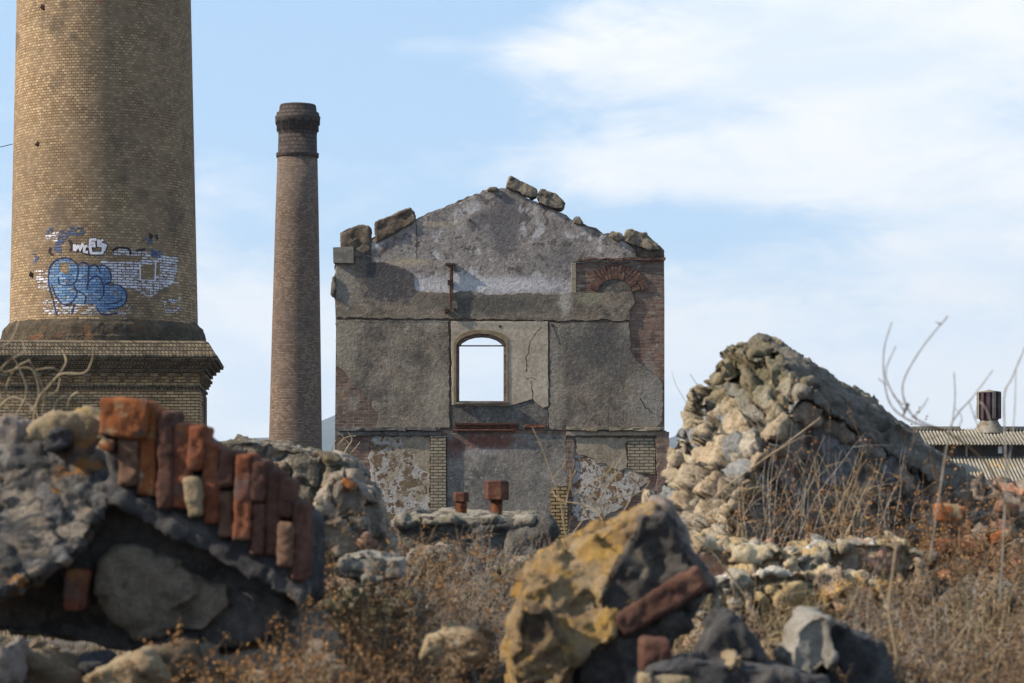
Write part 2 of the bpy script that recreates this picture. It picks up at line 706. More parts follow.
M['bracket'] = weathered('sooty_bracket_brick', (0.1, 0.078, 0.05), (0.2, 0.155, 0.1), (0.32, 0.25, 0.16), 3, (), 0.02)
M['far_brick'] = brickmat('brown_brick_round', (0.115, 0.075, 0.052), (0.19, 0.13, 0.092), (0.105, 0.082, 0.068), coord='uv', ms=0.014, bw=0.22, bh=0.1,
                          dark=(0.1, 0.08, 0.07), darkamt=0.5, light=(0.26, 0.19, 0.14))
M['far_cap'] = brickmat('sooty_cap_brick', (0.035, 0.027, 0.023), (0.077, 0.059, 0.052), (0.025, 0.021, 0.020), coord='uv', ms=0.02, bw=0.35, bh=0.25,
                        dark=(0.04, 0.032, 0.03), darkamt=0.6)
M['red_brick'] = brickmat('old_red_brick', (0.118, 0.067, 0.052), (0.225, 0.132, 0.098), (0.237, 0.201, 0.172), bw=0.25, bh=0.082, ms=0.010,
                          dark=(0.075, 0.06, 0.054), darkamt=0.7, third=(0.3, 0.22, 0.16), bump=0.045, warp=0.03,
                          layers=[('n', (0.24, 0.215, 0.185), 1.4, 0.54, 0.64, 3, 0.6), ('n', (0.24, 0.17, 0.11), 2.6, 0.58, 0.64, 33, 0.6), ('n', (0.3, 0.28, 0.25), 7, 0.62, 0.66, 43, 0.7)])
M['tan_brick'] = brickmat('pale_tan_brick', (0.226, 0.178, 0.116), (0.314, 0.260, 0.178), (0.096, 0.082, 0.068), bh=0.078, ms=0.014, dark=(0.2, 0.17, 0.13), darkamt=0.4)
M['yellow_brick'] = brickmat('yellow_brick', (0.255, 0.173, 0.064), (0.319, 0.230, 0.102), (0.051, 0.038, 0.032), bh=0.09, ms=0.016, dark=(0.3, 0.2, 0.1), darkamt=0.3)
M['moss'] = None


def simple(name, c, rough=0.8, metal=0.0):
    m, t, b = newmat(name)
    t.put(b.inputs['Base Color'], (*c, 1))
    b.inputs['Roughness'].default_value = rough
    b.inputs['Metallic'].default_value = metal
    return m


M['rust'] = weathered('rusty_iron', (0.042, 0.014, 0.008), (0.112, 0.038, 0.017), (0.224, 0.091, 0.032), 9, (), 0.004, rough=0.75)
M['rust_and_rim_shade'] = weathered('dark_rusty_iron_and_rim_shade', (0.03, 0.02, 0.018), (0.065, 0.035, 0.026), (0.12, 0.06, 0.04), 6, (), 0.004, rough=0.75)  # iron parts, and the window rim where the dark stands for shade
M['rust_head'] = weathered('red_brown_rusty_iron', (0.04, 0.018, 0.013), (0.10, 0.042, 0.028), (0.2, 0.095, 0.06), 9, (), 0.004, rough=0.75)
M['crack'] = simple('crack_dirt', (0.035, 0.03, 0.028), 1.0)

# ================================================================== GROUND
def axis(lo, hi, step, far, g=1.22):
    a = list(np.arange(lo, hi + step / 2, step))
    s_ = step
    x = hi
    right = []
    while x < far:
        s_ *= g
        x += s_
        right.append(x)
    s_ = step
    x = lo
    left = []
    while x > -far:
        s_ *= g
        x -= s_
        left.append(x)
    return np.array(left[::-1] + a + right)


xs = axis(-4.5, 5.5, 0.05, 5600)
ys = axis(3.0, 22.0, 0.05, 5600)


def ground_z(X, Y):
    Pn = np.stack([X, Y, 0 * X], -1).reshape(-1, 3)
    prof = 0.93 * sstep(Y, 3.0, 5.2) + 0.06 * sstep(Y, 6.5, 10.0) - 0.99 * sstep(Y, 17.0, 26.0)
    side = 1 - 0.6 * sstep(np.abs(X), 6, 16)
    prof = prof * side
    prof = prof + 0.20 * np.exp(-((X - 2.2) / 0.9) ** 2 - ((Y - 11.0) / 1.5) ** 2)
    big = fbm(Pn * 0.9, 3, 3).reshape(X.shape) * 0.07
    sm = fbm(Pn * 6, 4, 9).reshape(X.shape) * 0.03
    fade = np.exp(-np.maximum(np.abs(Y - 12) - 12, 0) / 30) * np.exp(-np.maximum(np.abs(X) - 8, 0) / 30)
    return prof + (big + sm) * fade


Xg, Yg = np.meshgrid(xs, ys)
Zg = ground_z(Xg, Yg)
nx, ny = len(xs), len(ys)
V = np.stack([Xg, Yg, Zg], -1).reshape(-1, 3)
ii = np.arange(nx * ny).reshape(ny, nx)
FA = np.stack([ii[:-1, :-1], ii[:-1, 1:], ii[1:, 1:], ii[1:, :-1]], -1).reshape(-1, 4)
me = bpy.data.meshes.new('ground')
me.from_pydata(V.tolist(), [], FA.tolist())
me.polygons.foreach_set('use_smooth', [True] * len(me.polygons))
struct(link('ground', me, M['ground']))


def gz(x, y):
    return float(ground_z(np.array([x]), np.array([y]))[0])


# ================================================================== HILLS
M['hill'] = weathered('hill_scrub', (0.03, 0.042, 0.045), (0.05, 0.065, 0.06), (0.08, 0.09, 0.08), 0.004, (), 0.5, fine=0.02)
prof = [(-900, 455), (-300, 448), (100, 450), (200, 446), (262, 438), (300, 428), (333, 416), (400, 408), (500, 410), (600, 424), (664, 436), (700, 430),
        (760, 432), (850, 440), (1000, 445), (1400, 452), (2000, 460)]
D = 5000.0
vs, fs = [], []
nn = 260
for j, (dy, hs) in enumerate([(-900, 0.0), (-600, 0.35), (-300, 0.75), (0, 1.0), (500, 0.7), (1200, 0.0)]):
    for i in range(nn):
        px = -900 + 2900 * i / (nn - 1)
        py = np.interp(px, [a for a, b in prof], [b for a, b in prof])
        h = (HY - py) / F * D + EYE
        h = h * hs * (1 + 0.04 * math.sin(px * 0.05 + j) + 0.03 * math.sin(px * 0.13 + 2 * j)) - 6 * (hs == 0)
        vs.append(((px - 512) / F * D, D + dy, h))
for j in range(5):
    for i in range(nn - 1):
        fs.append((j * nn + i, j * nn + i + 1, (j + 1) * nn + i + 1, (j + 1) * nn + i))
struct(link('hills', mesh_from(vs, fs, True), M['hill']))


# ================================================================== LATHE
def lathe(profile, cx, cy, seg=96, uvr=None):
    """profile [(z, r)] bottom to top, with metre UVs"""
    vs, fs, uvs = [], [], []
    R0 = uvr or profile[0][1]
    n = len(profile)
    for (z, r) in profile:
        for k in range(seg):
            a = 2 * math.pi * k / seg
            vs.append((cx + r * math.sin(a), cy - r * math.cos(a), z))
    for j in range(n - 1):
        for k in range(seg):
            k2 = (k + 1) % seg
            fs.append((j * seg + k, j * seg + k2, (j + 1) * seg + k2, (j + 1) * seg + k))
            u0, u1 = 2 * math.pi * k / seg * R0, 2 * math.pi * (k + 1) / seg * R0
            v0 = profile[j][0] + profile[j][1] * 0
            v1 = profile[j + 1][0]
            if abs(v1 - v0) < 0.02:
                v1 = v0 + abs(profile[j + 1][1] - profile[j][1])
            uvs += [(u0, v0), (u1, v0), (u1, v1), (u0, v1)]
    fs.append(tuple((n - 1) * seg + k for k in range(seg)))
    uvs += [(0, 0)] * seg
    me = mesh_from(vs, fs, False)
    uv = me.uv_layers.new(name='UVMap')
    uv.data.foreach_set('uv', [c for q in uvs for c in q])
    for p_ in me.polygons:
        p_.use_smooth = len(p_.vertices) == 4
    return me


# ================================================================== NEAR TOWER
TD = 70.0
TX = (104.3 - 512) / F * TD


def tower_r(z):
    return 2.69 - (z - 6.1) * 0.0215


tw = thing('factory_chimney', 'massive round buff brick chimney with graffiti, cut off by the left edge of the view', 'chimney', (TX, TD, 0))
link('shaft', lathe([(z, tower_r(z)) for z in np.arange(5.9, 46.1, 2.0)], TX, TD, 128, 2.7), M['tower_brick'], tw)
ring = [(5.40, 2.93), (5.62, 2.92), (5.64, 2.90), (5.86, 2.87), (5.95, 2.84), (6.02, 2.75), (6.12, 2.67)]
me = lathe(ring, TX, TD, 128, 2.9)
me = eval_mesh(me, [('SUBSURF', dict(subdivision_type='SIMPLE', levels=3, render_levels=3))])
displace(me, [('fbm', 3.0, 0.06, 5)])
link('plinth_ring', me, M['plinth'], tw)


PROT = R(5.2)


def square(levels, cx, cy):
    vs, fs = [], []
    for (z, ap) in levels:
        for sx, sy in ((-1, -1), (1, -1), (1, 1), (-1, 1)):
            v = Matrix.Rotation(PROT, 3, 'Z') @ Vector((sx * ap, sy * ap, 0))
            vs.append((cx + v.x, cy + v.y, z))
    for j in range(len(levels) - 1):
        for k in range(4):
            k2 = (k + 1) % 4
            fs.append((j * 4 + k, j * 4 + k2, (j + 1) * 4 + k2, (j + 1) * 4 + k))
    fs.append(tuple((len(levels) - 1) * 4 + k for k in range(4)))
    return mesh_from(vs, fs)


link('pedestal', square([(-0.3, 2.80), (4.26, 2.80)], TX, TD), M['base_brick'], tw)
link('frieze', square([(4.24, 2.83), (4.58, 2.83)], TX, TD), M['base_brick'], tw)
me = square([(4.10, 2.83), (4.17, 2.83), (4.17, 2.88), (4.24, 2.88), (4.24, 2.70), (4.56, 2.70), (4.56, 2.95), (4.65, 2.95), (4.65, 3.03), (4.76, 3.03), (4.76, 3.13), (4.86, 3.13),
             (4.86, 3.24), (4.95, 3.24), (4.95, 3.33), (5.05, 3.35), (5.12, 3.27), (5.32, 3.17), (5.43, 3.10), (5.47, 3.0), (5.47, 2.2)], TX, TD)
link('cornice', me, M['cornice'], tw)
for face in (0, 1):
    ang = PROT + face * math.pi / 2
    nrm = Vector((math.sin(ang), -math.cos(ang), 0))
    tan = Vector((math.cos(ang), math.sin(ang), 0))
    cc = Vector((TX, TD, 0))
    rot = Matrix.Rotation(ang, 3, 'Z')
    for k in range(12):
        u = -2.52 + k * 0.458
        mb = MB()
        mb.box(cc + nrm * 2.94 + tan * u + Vector((0, 0, 4.52)), (0.22, 0.17, 0.085), rot, jit=0.006)
        mb.box(cc + nrm * 2.91 + tan * u + Vector((0, 0, 4.44)), (0.14, 0.13, 0.09), rot, jit=0.006)
        mb.box(cc + nrm * 2.88 + tan * u + Vector((0, 0, 4.355)), (0.08, 0.10, 0.09), rot, jit=0.006)
        mb.build('bracket', M['bracket'], tw)
    for a0, a1 in ((-2.80, -1.6), (1.6, 2.80)):
        mb = MB()
        mb.box(cc + nrm * 2.82 + tan * ((a0 + a1) / 2) + Vector((0, 0, 1.95)), (a1 - a0, 0.07, 4.28), rot)
        mb.build('pilaster', M['base_brick'], tw)
    mb = MB()
    mb.box(cc + nrm * 2.815 + Vector((0, 0, 3.83)), (3.2, 0.05, 0.05), rot)
    mb.build('brick_band', M['cornice'], tw)


def on_tower(px, py, off):
    s_ = max(-0.999, min(0.999, (px - 103) / 93.0))
    th = math.asin(s_) + 0.168
    dd = TD - 2.7 * math.cos(th)
    z = EYE + (HY - py) / F * dd
    r = tower_r(z) + off
    return Vector((TX + r * math.sin(th), TD - r * math.cos(th), z)), (th % (2 * math.pi)) * 2.7


def tower_paint(cells, off, name, mat):
    """cells: quads of px points wrapped on the shaft"""
    vs, fs, uvs = [], [], []
    for q in cells:
        k = len(vs)
        for (x, y) in q:
            p_, u = on_tower(x, y, off)
            vs.append(p_)
            uvs.append((u, p_.z))
        fs.append(tuple(range(k, k + len(q))))
    me = mesh_from(vs, fs)
    uv = me.uv_layers.new(name='UVMap')
    flat = []
    for l in me.loops:
        flat += uvs[l.vertex_index]
    uv.data.foreach_set('uv', flat)
    return link(name, me, mat, tw)


def inside(poly, x, y):
    c = False
    n = len(poly)
    for i in range(n):
        x1, y1 = poly[i]
        x2, y2 = poly[(i + 1) % n]
        if (y1 > y) != (y2 > y) and x < (x2 - x1) * (y - y1) / (y2 - y1) + x1:
            c = not c
    return c


def fill(polys, thr, sc, seed, step=0.9, holes=()):
    cells = []
    for poly in polys:
        x0, x1 = min(p[0] for p in poly), max(p[0] for p in poly)
        y0, y1 = min(p[1] for p in poly), max(p[1] for p in poly)
        g = [(x, y) for x in np.arange(x0, x1, step) for y in np.arange(y0, y1, step)
             if inside(poly, x + step / 2, y + step / 2) and not any(inside(h, x + step / 2, y + step / 2) for h in holes)]
        if not g:
            continue
        n = fbm(np.array([(x * sc, y * sc * 2.2, 0.5) for x, y in g]), 4, seed, 0.7)
        for (x, y), q in zip(g, n):
            if q > thr:
                cells.append([(x, y + step), (x + step, y + step), (x + step, y), (x, y)])
    return cells


def strokes(lines, wd, smooth=True):
    cells = []
    for ln in lines:
        pts = [Vector((a, b, 0)) for a, b in ln]
        if smooth and len(pts) > 2:
            out = []
            for i in range(len(pts) - 1):
                p0, p1, p2, p3 = pts[max(i - 1, 0)], pts[i], pts[i + 1], pts[min(i + 2, len(pts) - 1)]
                for k in range(5):
                    u = k / 5
                    out.append(0.5 * ((2 * p1) + (p2 - p0) * u + (2 * p0 - 5 * p1 + 4 * p2 - p3) * u * u + (3 * p1 - p0 - 3 * p2 + p3) * u ** 3))
            out.append(pts[-1])
            pts = out
        L, Rr = [], []
        for i, p_ in enumerate(pts):
            d_ = pts[min(i + 1, len(pts) - 1)] - pts[max(i - 1, 0)]
            if d_.length < 1e-6:
                d_ = Vector((1, 0, 0))
            d_.normalize()
            nn_ = Vector((-d_.y, d_.x, 0)) * wd / 2
            L.append(p_ + nn_)
            Rr.append(p_ - nn_)
        for i in range(len(pts) - 1):
            cells.append([(L[i].x, L[i].y), (L[i + 1].x, L[i + 1].y), (Rr[i + 1].x, Rr[i + 1].y), (Rr[i].x, Rr[i].y)])
    return cells


def G(pts):   # crop coordinates -> photo pixels
    return [(30 + a / 6.206, 220 + b / 6.206) for a, b in pts]


white_a = G([(430, 250), (520, 262), (640, 258), (760, 235), (800, 220), (900, 225), (890, 330), (860, 400), (800, 430), (720, 485), (700, 470), (640, 430), (560, 420), (480, 380), (440, 300)])
hole = G([(665, 280), (750, 275), (790, 250), (790, 345), (752, 350), (752, 372), (668, 372)])
white_b = G([(490, 215), (530, 175), (600, 185), (720, 200), (760, 180), (770, 225), (640, 225), (560, 222)])
white_c = G([(35, 310), (120, 310), (125, 440), (60, 420)])
white_d = G([(100, 90), (180, 70), (175, 130), (105, 135)])
white_e = G([(800, 500), (920, 480), (910, 570), (820, 575)])
white_f = G([(90, 490), (200, 500), (610, 520), (600, 590), (90, 585)])
tower_paint(fill([white_a], -0.17, 0.3, 3, holes=[hole]) + fill([white_b], -0.05, 0.3, 5) + fill([white_c, white_d, white_e], 0.02, 0.2, 8) + fill([white_f], -0.02, 0.2, 9),
            0.005, 'white_paint_patch', M['whitewash'])
blue = G([(125, 310), (170, 250), (240, 240), (290, 285), (350, 275), (400, 285), (470, 290), (490, 350), (480, 400), (545, 405), (585, 450), (570, 520), (500, 560), (430, 570), (390, 520),
          (300, 520), (200, 510), (150, 450), (125, 400)])
bhole = G([(185, 265), (240, 262), (240, 330), (190, 320)])
tower_paint(fill([blue], -0.26, 0.2, 13, holes=[bhole]), 0.008, 'blue_graffiti_fill', M['bluewash'])
db = [G([(150, 180), (190, 60), (240, 35), (330, 45), (325, 100), (240, 90), (200, 150), (190, 220), (160, 220)]), G([(20, 200), (60, 170), (55, 260), (20, 280)]),
      G([(670, 110), (740, 85), (740, 150), (690, 140)]), G([(730, 180), (800, 190), (800, 235), (740, 235)]), G([(90, 60), (140, 40), (150, 70), (100, 90)])]
tower_paint(fill(db, -0.05, 0.16, 23), 0.008, 'dark_blue_paint', M['darkblue'])
bl = [G([(172, 590), (150, 500), (128, 430), (120, 340), (140, 270), (200, 235), (260, 245), (295, 290), (290, 360), (262, 400), (190, 398), (180, 350)]),
      G([(140, 400), (170, 480), (215, 525), (265, 505), (290, 450), (270, 405)]),
      G([(290, 290), (320, 262), (355, 275), (358, 350), (350, 430)]),
      G([(355, 350), (365, 290), (405, 280), (430, 330)]),
      G([(400, 290), (450, 280), (488, 320), (490, 380), (455, 400)]),
      G([(350, 400), (375, 360), (420, 350), (445, 400), (448, 460), (420, 500)]),
      G([(480, 405), (540, 405), (582, 450), (578, 510), (530, 545), (470, 550)]),
      G([(300, 440), (340, 470), (335, 520)]), G([(450, 520), (520, 515), (560, 490)]),
      G([(410, 545), (430, 580), (480, 588), (530, 575)]), G([(275, 520), (262, 580)])]
tower_paint(strokes(bl, 1.35), 0.012, 'navy_graffiti_outline', M['navy'])
tag_l = [G([(275, 150), (275, 190)]), G([(275, 190), (300, 155)]), G([(300, 155), (305, 190), (325, 145)]),
         G([(352, 160), (335, 165), (332, 195), (355, 200)]),
         G([(405, 120), (368, 122), (366, 160), (400, 160)]), G([(366, 160), (375, 205), (410, 205)]), G([(370, 142), (398, 142)]),
         G([(418, 120), (418, 160), (440, 160)]), G([(445, 120), (425, 140), (462, 158), (448, 190)]), G([(400, 205), (440, 205), (450, 160)])]
tower_paint(strokes(tag_l, 5.2, False), 0.016, 'black_tag_backing', M['blackspray'])
tower_paint(strokes(tag_l, 3.0, False), 0.020, 'white_tag_letters', M['whitetag'])
blk = [G([(240, 120), (260, 165), (245, 190)]), G([(500, 190), (540, 170), (600, 180), (610, 215)]), G([(130, 170), (125, 200), (145, 215)]), G([(640, 190), (700, 180)]),
       G([(765, 90), (775, 120)])]
tower_paint(strokes(blk, 2.2), 0.014, 'black_spray_marks', M['blackspray'])
wl = [G([(665, 275), (668, 372), (755, 375)]), G([(755, 375), (762, 250)]), G([(680, 235), (800, 240)]), G([(840, 385), (900, 390)])]
tower_paint(strokes(wl, 1.3, False), 0.014, 'white_outline_marks', M['whitetag'])
for (px, py) in [(40, 6), (37, 143), (148, 236), (33, 275)]:
    p_, _ = on_tower(px, py, 0.01)
    mb = MB()
    mb.box(p_, (0.13, 0.06, 0.13), Matrix.Rotation(0.5, 3, 'Y'), jit=0.02)
    mb.build('anchor_plate', M['rust_and_rim_shade'], tw)

# wire from off-view to the shaft
mb = MB()
a, b_ = P(-60, 150, 69.5), P(12.5, 144, 69.9)
mb.tube([a.lerp(b_, k / 8) + Vector((0, 0, -0.12 * math.sin(math.pi * k / 8))) for k in range(9)], 0.014, 5)
ob = mb.build('wire', simple('wire_blue_grey', (0.12, 0.15, 0.22), 0.6), None, tuple(b_))
tag(ob, 'thin wire running off to the left from the big graffitied chimney', 'wire')

# ================================================================== FAR CHIMNEY
FD = 150.0
FX = (294.5 - 512) / F * FD
fz = lambda py: EYE + (HY - py) / F * FD
fr = lambda wpx: wpx / F * FD
fc = thing('factory_chimney', 'slender tall brown brick chimney with dark flared crown, seen whole against the sky', 'chimney', (FX, FD, 0))
link('shaft', lathe([(-0.5, fr(27.5)), (fz(445), fr(26.5)), (fz(330), fr(24.2)), (fz(215), fr(21.6)), (fz(158), fr(20.0))], FX, FD, 64, 1.6), M['far_brick'], fc)
link('neck', lathe([(fz(158), fr(19.9)), (fz(157.5), fr(21.2)), (fz(153.5), fr(21.4)), (fz(153.2), fr(19.6)), (fz(135), fr(19.2))], FX, FD, 64, 1.4), M['far_cap'], fc)
link('crown', lathe([(fz(136), fr(19.2)), (fz(130), fr(20.0)), (fz(129.8), fr(20.5)), (fz(124), fr(21.2)), (fz(123.8), fr(22.0)), (fz(117), fr(22.8)), (fz(116.6), fr(21.8)),
                     (fz(113), fr(21.2)), (fz(112.6), fr(19.0)), (fz(107), fr(18.4)), (fz(105), fr(17.6)), (fz(105), fr(13)), (fz(112), fr(12.5))], FX, FD, 24, 1.4), M['far_cap'], fc)
for k in range(18):
    a = 2 * math.pi * k / 18
    if math.cos(a) < -0.2:
        continue
    mb = MB()
    rr = fr(21.3)
    mb.box((FX + rr * math.sin(a), FD - rr * math.cos(a), fz(121)), (0.09, 0.12, 0.5), Matrix.Rotation(a, 3, 'Z'))
    mb.box((FX + rr * math.sin(a) * 0.95, FD - rr * math.cos(a) * 0.95, fz(128)), (0.07, 0.10, 0.45), Matrix.Rotation(a, 3, 'Z'))
    mb.build('corbel', M['far_cap'], fc)

for _o in fc.children:
    _o.data.transform(Matrix(((1, 0, 0.0072, 0.03), (0, 1, 0, 0), (0, 0, 1, 0), (0, 0, 0, 1))))

# ================================================================== RUIN
RD = 60.0
S_ = RD / F


def WX(px):
    return (px - 512) * S_


def WZ(py):
    return EYE + (HY - py) * S_


def W(poly):
    return [(WX(x), WZ(y)) for x, y in poly]


ruin = thing('ruined_gable_wall', 'roofless gabled ruin wall with arched window and crumbling grey plaster', 'ruin', (WX(500), RD, 0))
BX, BZ = WX(500), 0.0      # object-space origin of the ruin


def blob(c, px, py, rx, ry, soft=0.35, am=1.0):
    return ('b', c, WX(px) - BX, WZ(py), rx * S_, ry * S_, soft, am)


arch_in = [(459, 401), (459, 346), (462, 342.5), (468, 339), (475, 337), (482, 336.6), (489, 337.2), (496, 339.5), (501, 343), (503.5, 346), (503.5, 401)]
arch_out = [(456.5, 403), (456.5, 345), (460, 340), (467, 336.4), (475, 334.4), (482, 334), (490, 334.8), (498, 337.6), (504, 341), (506.5, 345), (506.5, 403)]
sil = [(335, 560), (334.5, 470), (335, 430), (336, 330), (335, 300), (333, 296), (332, 285), (334, 280), (335, 264), (340, 264), (341, 248), (340, 233), (349, 228), (360, 226),
       (372, 238), (385, 233), (400, 226), (416, 219), (436, 210), (455, 203), (472, 196), (487, 190), (502, 188), (515, 190), (524, 196), (536, 202), (549, 208), (562, 213), (575, 221),
       (588, 226), (600, 231), (612, 236), (624, 240), (633, 246), (645, 246), (652, 250), (664, 256.5), (664.5, 300), (664.5, 430), (669, 433), (669, 560)]
wall_ol = ragged(sil[6:36], 0.7, 4, 3, closed=False)
me = poly_mesh([W(sil[:6] + wall_ol + sil[36:]), W(arch_in[::-1])], RD, RD + 0.42)
link('wall', me, M['red_brick'], ruin)
# stubs of the side walls, running back
for nm, x0, x1, tops in (('left', 335.5, 350, [4.4, 3.6, 3.9, 2.6, 1.8, 0.6]), ('right', 649, 664, [4.8, 4.2, 3.1, 3.3, 1.9, 0.8])):
    vs = [(RD + 0.42, 0.0)] + [(RD + 0.42 + i * 1.0, h) for i, h in enumerate(tops)] + [(RD + 0.42 + 5.2, 0.0)]
    vs = ragged(vs, 0.06, 0.25, 8)
    me = poly_mesh([vs], 0, (x1 - x0) * S_)
    me.transform(Matrix(((0, 1, 0, WX(x0)), (1, 0, 0, 0), (0, 0, 1, 0), (0, 0, 0, 1))))
    bm = bmesh.new()
    bm.from_mesh(me)
    bmesh.ops.recalc_face_normals(bm, faces=bm.faces)
    bm.to_mesh(me)
    bm.free()
    link('side_wall', me, M['red_brick'], ruin)

GR = (0.30, 0.29, 0.265)
M['p_grey'] = weathered('grey_render', (0.111, 0.095, 0.079), (0.203, 0.171, 0.138), (0.290, 0.245, 0.193), 0.9,
                        [('n', (0.065, 0.062, 0.06), 0.8, 0.48, 0.62, 3, 0.7), ('n', (0.34, 0.31, 0.26), 1.1, 0.54, 0.66, 83, 0.45), ('n', (0.08, 0.075, 0.07), 2.4, 0.54, 0.62, 93, 0.5), ('n', (0.3, 0.27, 0.22), 2.2, 0.55, 0.68, 44, 0.55), ('n', (0.06, 0.056, 0.052), 9, 0.60, 0.66, 64, 0.6), ('n', (0.34, 0.32, 0.28), 14, 0.64, 0.70, 74, 0.6),
                         blob((0.34, 0.3, 0.23), 345, 330, 14, 60, 0.6, 0.6), blob((0.32, 0.29, 0.23), 438, 400, 12, 30, 0.6, 0.7), blob((0.32, 0.29, 0.24), 556, 370, 8, 60, 0.6, 0.6),
                         blob((0.09, 0.088, 0.09), 600, 350, 45, 30, 0.7, 0.6), blob((0.28, 0.27, 0.25), 650, 400, 14, 25, 0.6, 0.6)], 0.07, streak=0.45, fine=0.3, hard=0.5)
M['p_band'] = weathered('brownish_render', (0.100, 0.082, 0.067), (0.198, 0.166, 0.132), (0.316, 0.262, 0.206), 1.1,
                        [('n', (0.09, 0.085, 0.08), 1.3, 0.55, 0.66, 31, 0.8), blob((0.075, 0.072, 0.08), 390, 283, 30, 20, 0.25, 0.9), blob((0.06, 0.06, 0.066), 375, 250, 14, 22, 0.4, 0.8),
                         blob((0.09, 0.09, 0.085), 500, 305, 60, 9, 0.6, 0.8), blob((0.42, 0.4, 0.36), 565, 302, 6, 12, 0.5, 0.8), blob((0.24, 0.23, 0.16), 590, 298, 12, 7, 0.6, 0.8),
                         blob((0.3, 0.28, 0.24), 345, 285, 10, 18, 0.6, 0.7)], 0.07, strat=1.6, streak=0.3, fine=0.3, hard=0.5)
M['p_gable'] = weathered('lilac_grey_render', (0.170, 0.149, 0.137), (0.280, 0.250, 0.232), (0.383, 0.347, 0.327), 1.1,
                         [('n', (0.1, 0.09, 0.088), 4.5, 0.55, 0.6, 3, 0.8), ('n', (0.56, 0.55, 0.57), 2.6, 0.56, 0.66, 23, 0.75), ('n', (0.13, 0.12, 0.125), 1.0, 0.58, 0.7, 51, 0.7),
                          blob((0.14, 0.13, 0.135), 505, 225, 17, 30, 0.3, 0.9), blob((0.62, 0.61, 0.63), 440, 287, 70, 9, 0.7, 0.7), blob((0.58, 0.57, 0.6), 520, 285, 60, 8, 0.7, 0.7),
                          blob((0.40, 0.33, 0.24), 410, 262, 20, 4, 0.5, 0.8), blob((0.4, 0.34, 0.26), 437, 224, 22, 3, 0.5, 0.7), blob((0.12, 0.115, 0.12), 560, 262, 26, 14, 0.8, 0.55)], 0.05, fine=0.3, hard=0.5)
M['p_pale'] = weathered('pale_render', (0.305, 0.255, 0.192), (0.408, 0.345, 0.269), (0.475, 0.412, 0.327), 1.0,
                        [('n', (0.3, 0.25, 0.2), 3, 0.6, 0.75, 5, 0.6), blob((0.28, 0.25, 0.21), 500, 326, 60, 3, 0.6, 0.5)], 0.012, streak=0.2, fine=0.3, hard=0.4)
M['p_trim'] = weathered('sandy_window_trim', (0.134, 0.101, 0.058), (0.214, 0.165, 0.104), (0.275, 0.226, 0.153), 2.5, (), 0.012)
M['p_blue'] = weathered('blueish_render', (0.103, 0.094, 0.088), (0.189, 0.173, 0.155), (0.297, 0.266, 0.234), 1.3,
                        [('n', (0.08, 0.075, 0.07), 1.8, 0.54, 0.64, 6, 0.8), ('n', (0.45, 0.45, 0.5), 6, 0.62, 0.68, 16, 0.8), blob((0.42, 0.41, 0.42), 475, 450, 26, 5, 0.7, 0.45),
                         blob((0.17, 0.07, 0.05), 488, 441, 30, 8, 0.5, 0.9), blob((0.14, 0.06, 0.045), 455, 448, 9, 9, 0.5, 0.8), blob((0.22, 0.2, 0.17), 520, 480, 10, 40, 0.8, 0.5)], 0.04, fine=0.3, hard=0.5)
M['p_tan'] = weathered('tan_render', (0.203, 0.164, 0.117), (0.281, 0.234, 0.172), (0.351, 0.304, 0.234), 1.2, [('n', (0.2, 0.16, 0.12), 2, 0.56, 0.68, 5, 0.7)], 0.02, fine=0.3, hard=0.5)
M['p_patch'] = weathered('peeling_white_plaster', (0.320, 0.296, 0.264), (0.416, 0.392, 0.368), (0.480, 0.464, 0.448), 1.5,
                         [('n', (0.17, 0.105, 0.06), 4.2, 0.535, 0.56, 7), ('n', (0.3, 0.25, 0.18), 1.5, 0.5, 0.6, 27, 0.8), ('n', (0.12, 0.08, 0.055), 7, 0.56, 0.59, 77), ('n', (0.17, 0.12, 0.075), 2.0, 0.58, 0.61, 97)], 0.05, fine=0.3, hard=0.5)
M['sill_plaster'] = weathered('dark_patch_render', (0.060, 0.055, 0.051), (0.119, 0.111, 0.102), (0.204, 0.191, 0.170), 1.6, [('n', (0.27, 0.24, 0.21), 3, 0.58, 0.65, 7, 0.7)], 0.04, fine=0.3, hard=0.5)


def panel(name, poly, t_out, mat, rag=0.5, step=3, seed=1, holes=(), bevel=0.008, cracks=(), exact=False, parent=None):
    ol = poly if exact else ragged(poly, rag, step, seed)
    me = poly_mesh([W(ol)] + [W(h[::-1]) for h in holes], RD - t_out, RD + 0.02, bevel)
    o = link(name, me, mat, parent or ruin)
    return o


def crack_mesh(lines, t_out, wpx=0.9):
    mb = MB()
    for ln in lines:
        ln = ragged(ln, 0.6, 2.5, int(ln[0][0]), closed=False)
        for i in range(len(ln) - 1):
            a, b = Vector((*ln[i], 0)), Vector((*ln[i + 1], 0))
            n_ = Vector((-(b - a).y, (b - a).x, 0)).normalized() * wpx / 2 * rnd.uniform(0.5, 1.2)
            q = [a + n_, b + n_, b - n_, a - n_]
            mb.add([(WX(v.x), RD - t_out - 0.003, WZ(v.y)) for v in q], [(0, 1, 2, 3)])
    return mb


# gable face
panel('gable_plaster', [(336, 268), (352, 262), (373, 240), (400, 227), (416, 220), (436, 211), (455, 204), (472, 197), (487, 191), (502, 189), (515, 191), (524, 197), (549, 209), (562, 214),
                        (576, 223), (600, 233), (624, 241), (635, 250), (637, 262), (575, 263), (573, 296), (500, 297), (420, 296), (336, 296)], 0.035, M['p_gable'], 0.5, 4, 5)
panel('upper_band', [(336, 258), (352, 252), (364, 243), (372, 262), (383, 262), (398, 266), (413, 275), (416, 291), (440, 293), (470, 291), (490, 295), (530, 293), (556, 295), (572, 292),
                     (598, 293.5), (632, 292), (635, 303), (629, 311), (630, 321), (549, 320.5), (450, 319), (336, 318)], 0.06, M['p_band'], 0.6, 4, 6)
